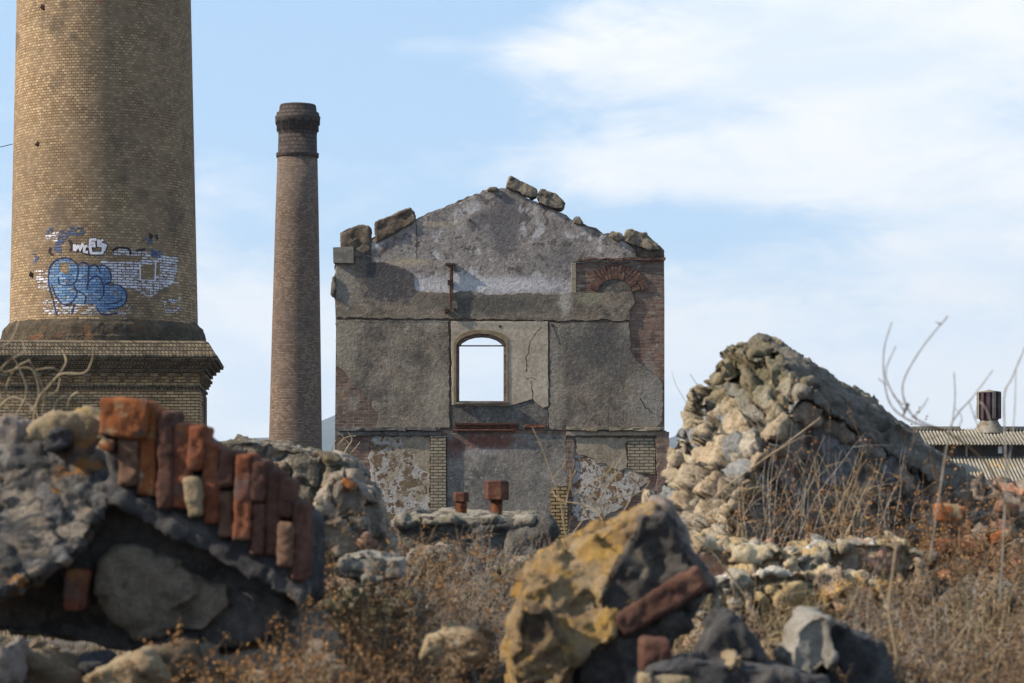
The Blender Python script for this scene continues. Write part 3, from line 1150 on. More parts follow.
# main storey
panel('left_plaster', [(336.5, 319.5), (449, 320), (449.5, 428), (400, 430), (375, 430), (379, 414), (372, 404), (362, 392), (352, 384), (344, 371), (336.5, 366)], 0.045, M['p_grey'], 0.6, 4, 7)
panel('right_plaster', [(549, 322), (629, 322.5), (631, 345), (636, 360), (648, 370), (657, 376), (663, 384), (662.5, 420), (655, 431), (549, 430)], 0.045, M['p_grey'], 0.6, 4, 8)
panel('window_surround_plaster', [(451, 321.5), (548, 321.5), (548.5, 406), (543, 408), (535, 402), (533, 399), (520, 403), (507, 406), (452, 405)], 0.052, M['p_pale'], 0.2, 4, 9,
      holes=[arch_out])
crack_mesh([[(541, 327), (531, 340), (527, 355), (526, 372)], [(525, 378), (536, 380)], [(531, 380), (533, 399)]], 0.052, 0.7).build('plaster_crack', M['crack'], ruin)
crack_mesh([[(336, 318.8), (400, 319.4), (449, 319.6)]], 0.062, 0.7).build('plaster_crack', M['crack'], ruin)
crack_mesh([[(449.8, 322), (450, 426)], [(548.9, 322), (549, 406)]], 0.046, 1.2).build('plaster_crack', M['crack'], ruin)
crack_mesh([[(416, 219), (417, 260)], [(640, 250), (637, 258)]], 0.036, 0.6).build('plaster_crack', M['crack'], ruin)
crack_mesh([[(655, 415), (645, 408), (640, 398)], [(552, 324), (560, 345)]], 0.046, 0.7).build('plaster_crack', M['crack'], ruin)
panel('sill_patch', [(452, 405), (507, 406.5), (520, 403.5), (533, 399.5), (543, 408.5), (548, 407), (549, 424), (547, 430), (480, 431), (452, 430)], 0.03, M['sill_plaster'], 0.5, 4, 10)
# arched trim
tr_out = [(453.5, 404), (453.5, 345), (454.5, 339), (461, 333.5), (470, 330.4), (481, 329.4), (492, 330.4), (502, 333.2), (508.5, 338), (508.5, 342), (509, 404)]
panel('window_trim', tr_out, 0.066, M['p_trim'], holes=[arch_out], exact=True)
me = poly_mesh([W(arch_out), W(arch_in[::-1])], RD + 0.10, RD + 0.30)
fr_ = link('window_rim_shade', me, M['rust_and_rim_shade'], ruin)  # recessed rim, coloured dark for the shadow inside the opening
mb = MB()
mb.box((WX(481), RD + 0.02, WZ(345.8)), (47 * S_, 0.05, 1.3 * S_))
mb.build('window_bar', M['rust_and_rim_shade'], ruin)
mb = MB()
mb.box((WX(482), RD - 0.02, WZ(403.2)), (54 * S_, 0.28, 2.0 * S_), jit=0.01)
mb.build('window_sill', M['sill_plaster'], ruin)
# rusted lintel beam under the window
mb = MB()
mb.box((WX(486), RD - 0.07, WZ(424.4)), (62 * S_, 0.14, 2.2 * S_), jit=0.012)
mb.box((WX(487), RD - 0.05, WZ(427)), (64 * S_, 0.07, 2.4 * S_), jit=0.01)
mb.box((WX(484), RD - 0.08, WZ(430)), (62 * S_, 0.16, 1.8 * S_), jit=0.012)
mb.box((WX(535), RD - 0.06, WZ(426)), (20 * S_, 0.1, 4 * S_), jit=0.02)
mb.build('iron_beam', M['rust_head'], ruin)
# string course, in two broken lengths
for x0, x1 in ((337, 441), (566, 664)):
    mb = MB()
    x = x0
    while x < x1:
        l = min(rnd.uniform(9, 18), x1 - x)
        mb.box((WX(x + l / 2), RD - 0.07, WZ(429 + rnd.uniform(-.5, .5))), (l * S_ - 0.006, 0.18 + rnd.uniform(-.04, .02), 3.2 * S_), jit=0.012)
        mb.box((WX(x + l / 2), RD - 0.04, WZ(433.5)), (l * S_ - 0.004, 0.12, 4.0 * S_), jit=0.006)
        x += l
    mb.build('string_course', M['p_tan'] if x0 > 500 else M['sill_plaster'], ruin)
# lower storey
panel('lower_left_plaster', [(372, 437), (405, 436), (430, 437), (431, 530), (380, 530), (376, 500), (371, 480), (369, 455)], 0.03, M['p_patch'], 0.9, 4, 12)
panel('lower_tan_plaster', [(404, 437), (430.5, 437), (430.5, 475), (420, 468), (412, 452), (403, 446)], 0.045, M['p_tan'], 0.7, 3, 13)
panel('brick_pier', [(431, 436), (446, 436), (446, 560), (431, 560)], 0.12, M['tan_brick'], 0.1, 8, 14, bevel=0.004)
panel('lower_centre_plaster', [(447, 433), (566, 435), (567, 560), (447, 560)], 0.04, M['p_blue'], 0.3, 5, 15)
panel('yellow_brick_pier', [(551, 488), (567, 485), (568, 560), (551, 560)], 0.09, M['yellow_brick'], 0.3, 6, 16, bevel=0.004)
panel('brick_patch', [(566, 440), (573, 440), (575, 462), (572, 490), (566, 500)], 0.06, M['red_brick'], 0.8, 3, 19, bevel=0.004)
panel('lower_right_tan_plaster', [(575, 438), (626, 438), (627, 468), (618, 470), (600, 463), (590, 458), (577, 455)], 0.05, M['p_tan'], 0.8, 3, 17)
panel('lower_right_plaster', [(572, 442), (590, 457), (627, 467), (640, 470), (650, 478), (640, 492), (625, 505), (600, 520), (572, 520)], 0.03, M['p_patch'], 1.0, 3, 18)
panel('right_pier', [(656, 432), (669, 432), (668, 447), (672, 450), (670, 462), (671, 560), (657, 560)], 0.12, M['red_brick'], 0.5, 4, 20, bevel=0.004)
panel('pale_brick_panel', [(628, 438), (655, 438), (655, 474), (640, 473), (628, 468)], 0.06, M['tan_brick'], 0.4, 4, 21, bevel=0.004)
# blind relieving arch, upper right: ring of bricks standing proud, plaster infill
M['vous'] = weathered('arch_brick', (0.061, 0.041, 0.034), (0.129, 0.071, 0.054), (0.224, 0.150, 0.116), 5, (), 0.02)
cx_, cy_ = 615.0, 294.0
for row, (r0, r1, n_) in enumerate(((18, 25.5, 17), (26.5, 34, 21))):
    mb = MB()
    for k in range(n_):
        a = math.pi * (0.08 + 0.86 * (k + 0.5) / n_)
        if row == 1 and a < 0.75:
            continue
        rm = (r0 + r1) / 2
        x, y = cx_ - rm * math.cos(a), cy_ - rm * math.sin(a) * 0.86
        if y > 292:
            continue
        rot = Matrix.Rotation(-(a - math.pi / 2), 3, 'Y')
        rot = Matrix.Rotation((a - math.pi / 2), 3, 'Y')
        mb.box((WX(x), RD - 0.015, WZ(y)), (3.1 * S_, 0.07, (r1 - r0) * S_), rot, jit=0.008)
    mb.build('arch_ring', M['vous'], ruin)
panel('arch_infill', [(598, 293.5), (599, 288), (604, 282), (611, 279), (620, 279), (627, 282), (632, 290), (632, 293.5)], 0.03, M['p_grey'], 0.2, 3, 22)
panel('arch_side_jamb', [(571, 263), (576, 263), (576, 293), (571, 293)], 0.045, M['p_tan'], 0.2, 5, 23)
mb = MB()
x = 577
while x < 664:
    l = rnd.uniform(5, 11)
    mb.box((WX(min(x + l / 2, 661)), RD + 0.12, WZ(259.5 + rnd.uniform(-.6, .6))), (l * S_ - 0.01, 0.42, 2.4 * S_), jit=0.012)
    x += l
mb.build('brick_ledge', M['vous'], ruin)
# iron wall tie
mb = MB()
mb.tube([(WX(451), RD - 0.12, WZ(266)), (WX(450.5), RD - 0.12, WZ(310))], 0.03, 8)
mb.box((WX(450.5), RD - 0.1, WZ(264.5)), (10 * S_, 0.14, 1.8 * S_))
mb.box((WX(450.5), RD - 0.1, WZ(283)), (5 * S_, 0.12, 5 * S_), jit=0.01)
mb.box((WX(446.5), RD - 0.1, WZ(311)), (3.4 * S_, 0.12, 4 * S_), jit=0.01)
mb.box((WX(455), RD - 0.1, WZ(310)), (2.6 * S_, 0.1, 2.6 * S_), jit=0.01)
mb.tube([(WX(452.5), RD - 0.08, WZ(266)), (WX(453), RD - 0.08, WZ(300))], 0.014, 6)
mb.build('wall_tie', M['rust_and_rim_shade'], ruin)
for px, py in ((552.5, 325.5), (500, 326.5), (618, 427), (470, 220.5)):
    mb = MB()
    mb.tube([(WX(px), RD - 0.06, WZ(py)), (WX(px), RD + 0.0, WZ(py))], 0.035, 8)
    mb.build('bolt', M['rust_and_rim_shade'], ruin)
# corner coping
M['coping'] = weathered('pale_corner_stone', (0.134, 0.120, 0.106), (0.213, 0.195, 0.171), (0.284, 0.255, 0.220), 2, (), 0.02)
mb = MB()
mb.box((WX(343.5), RD + 0.12, WZ(255.5)), (20 * S_, 0.55, 16 * S_), jit=0.01)
mb.build('corner_block', M['coping'], ruin)


def rockobj(name, hulls, voxel, disp, mat, label=None, cat=None, parent=None, group=None, smooth=1, base=None):
    me = blob_mesh(hulls, voxel, smooth)
    displace(me, disp)
    if parent is None and base is None:
        co = get_np(me)
        base = (co[:, 0].mean(), co[:, 1].mean(), co[:, 2].min())
    o = link(name, me, mat, parent, base)
    if label:
        tag(o, label, cat, group)
    return o


M['head'] = weathered('wall_head_masonry', (0.072, 0.057, 0.044), (0.144, 0.114, 0.087), (0.257, 0.209, 0.162), 4, [('n', (0.3, 0.25, 0.18), 3, 0.6, 0.66, 3, 0.7), ('n', (0.17, 0.09, 0.06), 4, 0.6, 0.66, 9, 0.8)], 0.05)
M['rub_grey'] = rubblemat('grey_masonry', [(0.2, 0.18, 0.16), (0.3, 0.27, 0.23), (0.15, 0.14, 0.135), (0.26, 0.2, 0.16), (0.18, 0.17, 0.16)], (0.2, 0.185, 0.165))
RB = [('facet', 0.22, 0.03), ('fbm', 4, 0.015, 4), ('fbm', 14, 0.018, 3)]
# what is left of the masonry on the wall head: fixed crumbs are parts, loose blocks are things
rockobj('masonry_head', [slab_pts([(341, 262), (340, 236), (352, 227), (362, 224), (370, 226), (374, 262)], RD - 0.05, RD + 0.4)], 0.045, RB, M['head'], parent=ruin, smooth=0)
rockobj('masonry_head', [slab_pts([(375, 244), (375, 222), (410, 207), (415, 213), (415.5, 221), (395, 231), (380, 240)], RD - 0.08, RD + 0.42)], 0.04, RB, M['head'], parent=ruin, smooth=0)
rockobj('masonry_head', [slab_pts([(633, 250), (636, 242), (646, 247), (664, 258), (640, 258)], RD - 0.03, RD + 0.4), slab_pts([(650, 252), (658, 244), (664, 250), (664, 258), (652, 258)], RD - 0.03, RD + 0.4)],
        0.04, RB, M['head'], parent=ruin, smooth=0)
M['loose'] = weathered('loose_block_stone', (0.122, 0.103, 0.080), (0.219, 0.185, 0.143), (0.316, 0.268, 0.208), 2.5, [('n', (0.08, 0.075, 0.07), 5, 0.55, 0.62, 3, 0.8)], 0.04)
LB = [('facet', 0.3, 0.03), ('fbm', 6, 0.018, 4), ('fbm', 18, 0.012, 3)]
for nm, poly, lab in (
        ('stone_block', [(506, 187), (510, 175), (537, 189), (537, 197), (530, 197)], 'long pale masonry block lying tilted on the very peak of the gable'),
        ('stone_block', [(537, 197), (541, 189), (556, 193), (565, 202), (562, 209), (552, 208), (540, 203)], 'dark rounded block just right of the long block on the gable peak'),
        ('stone_block', [(487, 191), (489, 187), (495, 186), (499, 188), (498, 191)], 'small flat stone left of the blocks on the gable peak'),
        ('stone_block', [(573, 223), (575, 217), (579, 216), (583, 221), (581, 225)], 'small stone perched halfway down the right slope of the gable'),
        ('stone_block', [(608, 236), (612, 230), (622, 233), (624, 239), (617, 241)], 'low broken stone at the foot of the right gable slope'),
        ('stone_block', [(622, 240), (628, 228), (646, 233), (658, 244), (661, 250), (650, 250), (636, 246)], 'big brown masonry lump on the right corner of the ruin'),
        ('stone_block', [(331, 283), (332, 277), (335, 275), (336, 287), (333, 297), (331, 295)], 'dark stone sticking out of the left edge of the ruin')):
    rockobj(nm, [slab_pts(poly, RD - 0.12, RD + 0.38)], 0.035, LB, M['loose'], lab, 'stone', smooth=0)

# ================================================================== HANGAR
HD = 62.0
hx = lambda px, d=HD: (px - 512) / F * d
hz = lambda py, d=HD: EYE + (HY - py) / F * d
M['corr'] = weathered('corrugated_fibre_cement', (0.150, 0.133, 0.103), (0.255, 0.230, 0.185), (0.337, 0.310, 0.258), 1.2, [('n', (0.36, 0.27, 0.12), 1.5, 0.54, 0.66, 5, 0.6)], 0.006, streak=0.3)
M['hdark'] = weathered('dark_boarding', (0.035, 0.028, 0.025), (0.06, 0.05, 0.045), (0.10, 0.08, 0.07), 2, (), 0.01)
M['vent'] = weathered('brown_vent_metal', (0.035, 0.02, 0.026), (0.07, 0.042, 0.05), (0.12, 0.085, 0.085), 3, (), 0.004, rough=0.6)
M['ventbase'] = weathered('sooty_vent_cone', (0.13, 0.11, 0.09), (0.24, 0.21, 0.17), (0.34, 0.3, 0.25), 3, (), 0.01)
hang = thing('factory_shed', 'long low shed with corrugated roof and raised lantern behind the right rubble', 'shed', (hx(1000), HD, 0))


def corrug(x0, x1, y0, z0, y1, z1, pitch=0.09, amp=0.022):
    n = int((x1 - x0) / pitch * 6)
    vs, fs = [], []
    L = math.hypot(y1 - y0, z1 - z0)
    ny_, nz_ = -(z1 - z0) / L, (y1 - y0) / L
    for side in (0, 1):
        for (yy, zz) in ((y0, z0), (y1, z1)):
            for i in range(n + 1):
                x = x0 + (x1 - x0) * i / n
                a = math.sin(2 * math.pi * x / pitch) * amp - side * 0.012
                vs.append((x, yy + ny_ * a, zz + nz_ * a))
    m = n + 1
    for i in range(n):
        fs.append((i, i + 1, m + i + 1, m + i))
        fs.append((2 * m + i, 3 * m + i, 3 * m + i + 1, 2 * m + i + 1))
        fs.append((i, 2 * m + i, 2 * m + i + 1, i + 1))
    return mesh_from(vs, fs, True)


x0, x1 = hx(878), hx(1300)
zt, zb = hz(429, HD + 1.2), hz(444.5)
link('lantern_roof', corrug(x0, x1, HD, zb, HD + 1.2, zt), M['corr'], hang)
link('lantern_roof', corrug(x0, x1, HD + 1.2, zt, HD + 2.4, zb), M['corr'], hang)
z2, z3 = hz(456.5), hz(498, HD - 2.6)
link('main_roof', corrug(x0 - 1.0, x1, HD - 2.6, z3 - 0.2, HD + 0.25, z2), M['corr'], hang)
link('main_roof', corrug(x0 - 1.0, x1, HD + 2.15, z2, HD + 5.2, z3 - 0.2), M['corr'], hang)
mb = MB()
mb.box(((x0 + x1) / 2, HD + 1.2, (z2 + zb) / 2 - 0.03), (x1 - x0 - 0.1, 1.9, (zb - z2) + 0.16))
mb.build('lantern_side', M['hdark'], hang)
for px in (935, 968, 1006, 1040, 1080, 1130):
    mb = MB()
    mb.box((hx(px), HD + 0.22, (z2 + zb) / 2), (0.05, 0.06, zb - z2))
    mb.build('lantern_post', M['corr'], hang)
mb = MB()
mb.box((hx(1002), HD + 0.235, (z2 + zb) / 2 + 0.02), (0.11, 0.02, 0.18))
mb.build('lantern_pane', simple('pale_glass', (0.6, 0.62, 0.66), 0.3), hang)
mb = MB()
mb.box(((x0 + x1) / 2, HD + 1.3, z3 / 2 - 0.1), (x1 - x0, 7.2, z3 - 0.25))
mb.build('shed_wall', M['red_brick'], hang)
mb = MB()
for a_, b_ in ((x0, hx(968)), (hx(1003), x1)):
    mb.box(((a_ + b_) / 2, HD + 1.2, zt + 0.03), (b_ - a_, 0.3, 0.07))
mb.build('ridge_capping', M['corr'], hang)
VX, VY = hx(989, HD + 1.2), HD + 1.2
vent = thing('roof_ventilator', 'dark brown drum ventilator on a cone, standing on the shed ridge', 'ventilator', (VX, VY, zt))
s2 = (HD + 1.2) / F
vz = lambda py: EYE + (HY - py) * s2
link('cone_base', lathe([(vz(433), 16 * s2), (vz(430), 14.5 * s2), (vz(424), 10.5 * s2), (vz(420), 8.5 * s2)], VX, VY, 32), M['ventbase'], vent)
link('drum', lathe([(vz(420), 9.4 * s2), (vz(418), 10.0 * s2), (vz(393), 10.0 * s2), (vz(392.5), 9.5 * s2)], VX, VY, 32), M['vent'], vent)
link('cap', lathe([(vz(392.6), 11.6 * s2), (vz(391.6), 11.6 * s2), (vz(390.4), 3 * s2), (vz(389.6), 0.6 * s2)], VX, VY, 32), M['ventbase'], vent)
for k in range(12):
    a = 2 * math.pi * (k + 0.5) / 12
    mb = MB()
    mb.box((VX + 11.6 * s2 * math.sin(a), VY - 11.6 * s2 * math.cos(a), vz(405.5)), (3.2 * s2, 0.02, 26.5 * s2), Matrix.Rotation(a, 3, 'Z'))
    mb.build('vane', M['vent'] if k % 3 else M['ventbase'], vent)

# ================================================================== FOREGROUND RUBBLE
M['grey_rubble'] = rubblemat('blue_grey_rubble_concrete', [(0.15, 0.15, 0.158), (0.2, 0.197, 0.2), (0.13, 0.13, 0.135), (0.27, 0.225, 0.18), (0.17, 0.168, 0.172), (0.22, 0.18, 0.14)], (0.13, 0.125, 0.12),
                             [('n', (0.44, 0.21, 0.06), 4.2, 0.58, 0.63, 5, 0.85), ('n', (0.38, 0.33, 0.26), 6, 0.57, 0.63, 15, 0.6), ('n', (0.06, 0.058, 0.058), 5, 0.57, 0.66, 25, 0.7)], 0.055)
M['dark_rubble'] = weathered('dark_grey_mortar', (0.05, 0.05, 0.053), (0.095, 0.092, 0.094), (0.17, 0.163, 0.158), 3.5, [('n', (0.2, 0.19, 0.18), 8, 0.63, 0.7, 4, 0.6)], 0.03)  # dark grey tones with paler flecks, for the bedding and dark stones
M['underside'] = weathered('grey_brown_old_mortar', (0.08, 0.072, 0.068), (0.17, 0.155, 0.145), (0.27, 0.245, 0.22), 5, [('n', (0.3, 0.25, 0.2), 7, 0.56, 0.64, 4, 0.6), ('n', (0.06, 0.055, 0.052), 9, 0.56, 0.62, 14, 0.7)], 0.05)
M['mortar_brown'] = weathered('dark_brown_mortar', (0.07, 0.063, 0.06), (0.14, 0.125, 0.115), (0.25, 0.22, 0.19), 5, [('n', (0.33, 0.28, 0.22), 8, 0.56, 0.62, 4, 0.7), ('n', (0.2, 0.1, 0.06), 5, 0.62, 0.68, 14, 0.7)], 0.04)
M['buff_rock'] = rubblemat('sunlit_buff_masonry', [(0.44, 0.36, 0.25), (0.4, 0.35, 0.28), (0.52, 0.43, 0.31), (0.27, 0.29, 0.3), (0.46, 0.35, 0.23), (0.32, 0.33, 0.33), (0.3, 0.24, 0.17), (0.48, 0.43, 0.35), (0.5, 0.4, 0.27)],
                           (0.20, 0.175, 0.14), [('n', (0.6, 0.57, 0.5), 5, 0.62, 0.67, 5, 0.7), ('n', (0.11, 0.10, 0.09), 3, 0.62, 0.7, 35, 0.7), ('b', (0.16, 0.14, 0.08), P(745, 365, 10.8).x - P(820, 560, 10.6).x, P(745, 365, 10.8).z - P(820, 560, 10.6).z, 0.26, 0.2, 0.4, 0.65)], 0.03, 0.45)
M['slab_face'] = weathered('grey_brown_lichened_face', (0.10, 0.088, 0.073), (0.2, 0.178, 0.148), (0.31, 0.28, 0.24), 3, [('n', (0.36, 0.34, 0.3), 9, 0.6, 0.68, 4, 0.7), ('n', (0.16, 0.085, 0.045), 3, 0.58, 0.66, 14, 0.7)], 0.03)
M['shade_masonry'] = rubblemat('shaded_side_masonry', [(0.15, 0.15, 0.155), (0.22, 0.18, 0.15), (0.13, 0.13, 0.14), (0.24, 0.17, 0.12)], (0.14, 0.12, 0.105), (), 0.02)  # same chunk in a darker palette, shade of this face put into colour
M['ochre_rubble'] = rubblemat('ochre_low_wall', [(0.46, 0.37, 0.23), (0.5, 0.46, 0.38), (0.42, 0.23, 0.15), (0.5, 0.36, 0.17), (0.34, 0.3, 0.24), (0.52, 0.42, 0.26), (0.3, 0.22, 0.15)],
                              (0.24, 0.19, 0.13), [('n', (0.66, 0.63, 0.58), 5, 0.62, 0.66, 7, 0.8), ('n', (0.5, 0.29, 0.08), 3, 0.6, 0.66, 17, 0.7)], 0.02)
M['mossy'] = rubblemat('mossy_masonry', [(0.16, 0.125, 0.085), (0.22, 0.175, 0.125), (0.12, 0.10, 0.07), (0.28, 0.24, 0.19), (0.18, 0.12, 0.08)], (0.12, 0.105, 0.08), [('n', (0.42, 0.4, 0.38), 4, 0.62, 0.7, 7, 0.7),
                       ('n', (0.09, 0.085, 0.04), 2, 0.5, 0.65, 17, 0.7)], 0.02)
M['red_earth'] = rubblemat('brick_rubble_earth', [(0.3, 0.14, 0.085), (0.2, 0.15, 0.11), (0.4, 0.19, 0.1), (0.28, 0.23, 0.18), (0.15, 0.12, 0.1), (0.36, 0.3, 0.24)], (0.15, 0.11, 0.08), (), 0.02)
M['foundation'] = weathered('old_foundation_concrete', (0.06, 0.058, 0.055), (0.14, 0.132, 0.12), (0.27, 0.25, 0.22), 2.2, [('n', (0.34, 0.31, 0.25), 4, 0.6, 0.68, 4, 0.8)], 0.04)
M['yellow_rock'] = weathered('yellow_lichened_limestone', (0.210, 0.140, 0.085), (0.430, 0.300, 0.165), (0.580, 0.450, 0.290), 4.5,
                             [('n', (0.62, 0.36, 0.08), 4.5, 0.5, 0.62, 4, 0.65), ('n', (0.7, 0.44, 0.12), 22, 0.55, 0.6, 44, 0.6), ('n', (0.14, 0.11, 0.08), 16, 0.58, 0.64, 54, 0.7), ('n', (0.5, 0.46, 0.4), 3.3, 0.58, 0.66, 14, 0.7), ('n', (0.09, 0.07, 0.055), 6, 0.60, 0.66, 24, 0.8)], 0.04)
M['tan_rock'] = weathered('tan_limestone', (0.24, 0.17, 0.1), (0.42, 0.32, 0.2), (0.55, 0.45, 0.3), 3, [('n', (0.5, 0.34, 0.12), 4, 0.56, 0.66, 4, 0.7), ('n', (0.2, 0.16, 0.14), 5, 0.6, 0.66, 14, 0.7)], 0.03)
M['pink_rock'] = weathered('pinkish_grey_stone', (0.2, 0.15, 0.125), (0.33, 0.27, 0.23), (0.42, 0.37, 0.33), 3, (), 0.03)
M['brown_rock'] = weathered('brown_stone', (0.12, 0.085, 0.055), (0.2, 0.15, 0.1), (0.3, 0.23, 0.16), 3, (), 0.03)
M['pale_rock'] = weathered('pale_grey_stone', (0.27, 0.24, 0.2), (0.4, 0.37, 0.32), (0.54, 0.51, 0.46), 3, [('n', (0.5, 0.36, 0.16), 4, 0.6, 0.66, 4, 0.8)], 0.03)
M['plaster_old'] = weathered('old_beige_plaster', (0.15, 0.12, 0.09), (0.27, 0.22, 0.165), (0.36, 0.30, 0.235), 3, [('n', (0.12, 0.1, 0.08), 6, 0.58, 0.64, 4, 0.6)], 0.025)
BRK = {'orange': weathered('orange_brick_lump', (0.22, 0.075, 0.035), (0.44, 0.15, 0.055), (0.58, 0.25, 0.09), 8, [('n', (0.5, 0.4, 0.24), 12, 0.54, 0.62, 3, 0.85), ('n', (0.14, 0.1, 0.085), 16, 0.58, 0.64, 13, 0.8)], 0.02),
       'red': weathered('red_brick_lump', (0.16, 0.058, 0.035), (0.33, 0.115, 0.06), (0.46, 0.2, 0.105), 8, [('n', (0.17, 0.13, 0.12), 10, 0.52, 0.64, 3, 0.8), ('n', (0.4, 0.19, 0.07), 7, 0.6, 0.66, 8, 0.7)], 0.02),
       'dark': weathered('dark_brick_lump', (0.09, 0.045, 0.036), (0.17, 0.085, 0.062), (0.26, 0.14, 0.1), 8, [('n', (0.2, 0.16, 0.15), 10, 0.62, 0.7, 3, 0.6)], 0.02),
       'brown': weathered('brown_brick_lump', (0.14, 0.075, 0.05), (0.26, 0.15, 0.1), (0.38, 0.25, 0.18), 8, [('n', (0.3, 0.24, 0.2), 9, 0.6, 0.68, 3, 0.8)], 0.02),
       'yellow': M['tan_rock']}


def lump(a, b, wpx, d, thick, col, parent=None, name='brick', label=None, cat=None, group=None, vox=None):
    """one old brick: from px point a to b, wpx wide in the photo, thick metres in depth"""
    A, B = P(a[0], a[1], d), P(b[0], b[1], d)
    ax = (B - A)
    L = ax.length
    ax.normalize()
    sd_ = Vector((0, -1, 0)).cross(ax).normalized()
    dp = Vector((0, 1, 0))
    w_ = wpx / F * d
    c = (A + B) / 2 + dp * thick / 2
    c0 = 0.007
    pts = []
    for i in (-1, 1):
        for j in (-1, 1):
            for k in (-1, 1):
                q = Vector((i * L / 2, j * w_ / 2, k * thick / 2))
                for e in range(3):
                    q2 = q.copy()
                    q2[e] -= math.copysign(c0 * rnd.uniform(0.3, 2.2), q2[e])
                    for e2 in range(3):
                        q2[e2] += rnd.uniform(-.0015, .0015)
                    pts.append(c + ax * q2.x + sd_ * q2.y + dp * q2.z)
    return rockobj(name, [pts], vox or 0.0065 * d / 6.3, [('fbm', 14, 0.007, 4), ('fbm', 60, 0.005, 3)], BRK[col], label, cat, parent, group, smooth=0)


def PL(pts, d0, d1, f=None):
    return slab_pts(pts, d0, d1, dfun=f)


RUBN = lambda cell, amp, g=0.16: [('fbm', 2.5, amp * 1.2, 3), ('facet', cell * 0.8, amp * 0.6), ('rub', cell, amp * 0.9, g * 0.7), ('ridge', 1.1 / cell, amp * 0.5), ('fbm', 2.6 / cell, amp * 0.55, 4), ('fbm', 7 / cell, amp * 0.3, 3)]
ROCK = lambda s, amp: [('facet', s, amp * 1.0), ('facet', s * 0.4, amp * 0.3), ('fbm', 1.2 / s, amp * 0.45, 4), ('ridge', 2.0 / s, amp * 0.3), ('fbm', 6 / s, amp * 0.2, 4)]

# ---- big fallen chunk on the left
tilt = lambda x, y: (600 - y) * 0.0034
lb = thing('fallen_masonry', 'big fallen grey masonry chunk with a row of upright red bricks, left foreground', 'masonry', P(120, 640, 6.6))
rockobj('rubble_core', [PL([(-160, 430), (-10, 446), (60, 448), (112, 438), (120, 490), (70, 560), (-10, 600), (-160, 612)], 5.98, 7.2, tilt),  # left end beyond the view, extended to keep the hollow below in shade
                        rock_hull(P(12, 575, 6.2), (0.16, 0.2, 0.09), 14, 6)],
        0.0095, [('fbm', 4, 0.045, 4), ('rub', 0.09, 0.006, 0.2), ('facet', 0.10, 0.014), ('ridge', 6, 0.012), ('facet', 0.035, 0.005), ('fbm', 24, 0.011, 4), ('fbm', 70, 0.007, 3)], M['grey_rubble'], parent=lb)
rockobj('brick_bedding', [PL([(98, 430), (170, 432), (230, 466), (302, 520), (303, 598), (250, 568), (190, 527), (112, 488)], 6.328, 7.1),
                          PL([(96, 484), (112, 482), (190, 520), (250, 562), (305, 592), (303, 606), (250, 580), (190, 539), (108, 502)], 6.31, 6.9)], 0.009, [('fbm', 6, 0.012, 4), ('ridge', 14, 0.006), ('facet', 0.05, 0.007), ('fbm', 40, 0.006, 4)],
        M['dark_rubble'], parent=lb)
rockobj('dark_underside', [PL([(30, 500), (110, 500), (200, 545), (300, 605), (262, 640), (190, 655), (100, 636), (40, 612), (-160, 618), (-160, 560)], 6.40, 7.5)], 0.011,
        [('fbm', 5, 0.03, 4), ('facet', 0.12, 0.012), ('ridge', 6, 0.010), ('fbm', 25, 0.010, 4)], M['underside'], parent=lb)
rockobj('plaster_patch', [PL([(94, 600), (100, 562), (118, 547), (150, 550), (158, 580), (146, 620), (128, 625), (112, 620)], 6.35, 6.6),
                          PL([(146, 553), (190, 575), (192, 600), (165, 640), (140, 645), (128, 626), (140, 590)], 6.36, 6.6),
                          PL([(186, 575), (225, 587), (226, 610), (205, 630), (172, 632), (176, 596)], 6.37, 6.6)], 0.009, [('facet', 0.1, 0.014), ('fbm', 10, 0.016, 4), ('fbm', 40, 0.007, 3)],
        M['plaster_old'], parent=lb)
rockobj('limestone', [PL([(22, 440), (30, 424), (62, 410), (80, 409), (104, 418), (108, 440), (80, 448)], 6.5, 6.9)], 0.0095, ROCK(0.09, 0.016), M['tan_rock'], parent=lb)
rockobj('limestone', [PL([(-60, 450), (-40, 428), (2, 416), (20, 424), (24, 448)], 6.5, 6.95)], 0.0095, ROCK(0.09, 0.016), M['pink_rock'], parent=lb)
rockobj('limestone', [PL([(40, 447), (48, 428), (60, 430), (68, 446), (52, 452)], 6.35, 6.6)], 0.009, ROCK(0.07, 0.01), M['dark_rubble'], parent=lb)
for a, b, w_, c in [((124, 401), (122, 438), 46, 'orange'), ((128, 440), (128, 484), 19, 'brown'), ((149, 406), (147, 496), 15, 'orange'), ((166, 409), (165, 506), 13, 'dark'),
                    ((181, 424), (179, 510), 14, 'red'), ((197, 427), (196, 470), 13, 'red'), ((193, 477), (194, 515), 12, 'yellow'), ((210, 444), (211, 525), 13, 'red'),
                    ((227, 452), (226, 488), 14, 'dark'), ((225, 491), (226, 536), 13, 'brown'), ((243, 453), (242, 540), 14, 'red'), ((258, 461), (256, 500), 13, 'dark'),
                    ((258, 504), (258, 552), 11, 'dark'), ((272, 472), (272, 556), 13, 'dark'), ((287, 480), (286, 518), 12, 'dark'), ((286, 521), (285, 566), 13, 'brown'),
                    ((300, 500), (299, 580), 12, 'dark'), ((74, 570), (70, 612), 14, 'red'), ((100, 442), (112, 449), 9, 'orange')]:
    lump((a[0] + rnd.uniform(-1.5, 1.5), a[1] + rnd.uniform(-2, 1.5)), (b[0] + rnd.uniform(-1.5, 1.5), b[1] + rnd.uniform(-2, 4)), w_ + rnd.uniform(2, 4), (6.292 + rnd.uniform(-.014, .014)) if a[0] > 80 else 6.22, 0.22, c, lb)

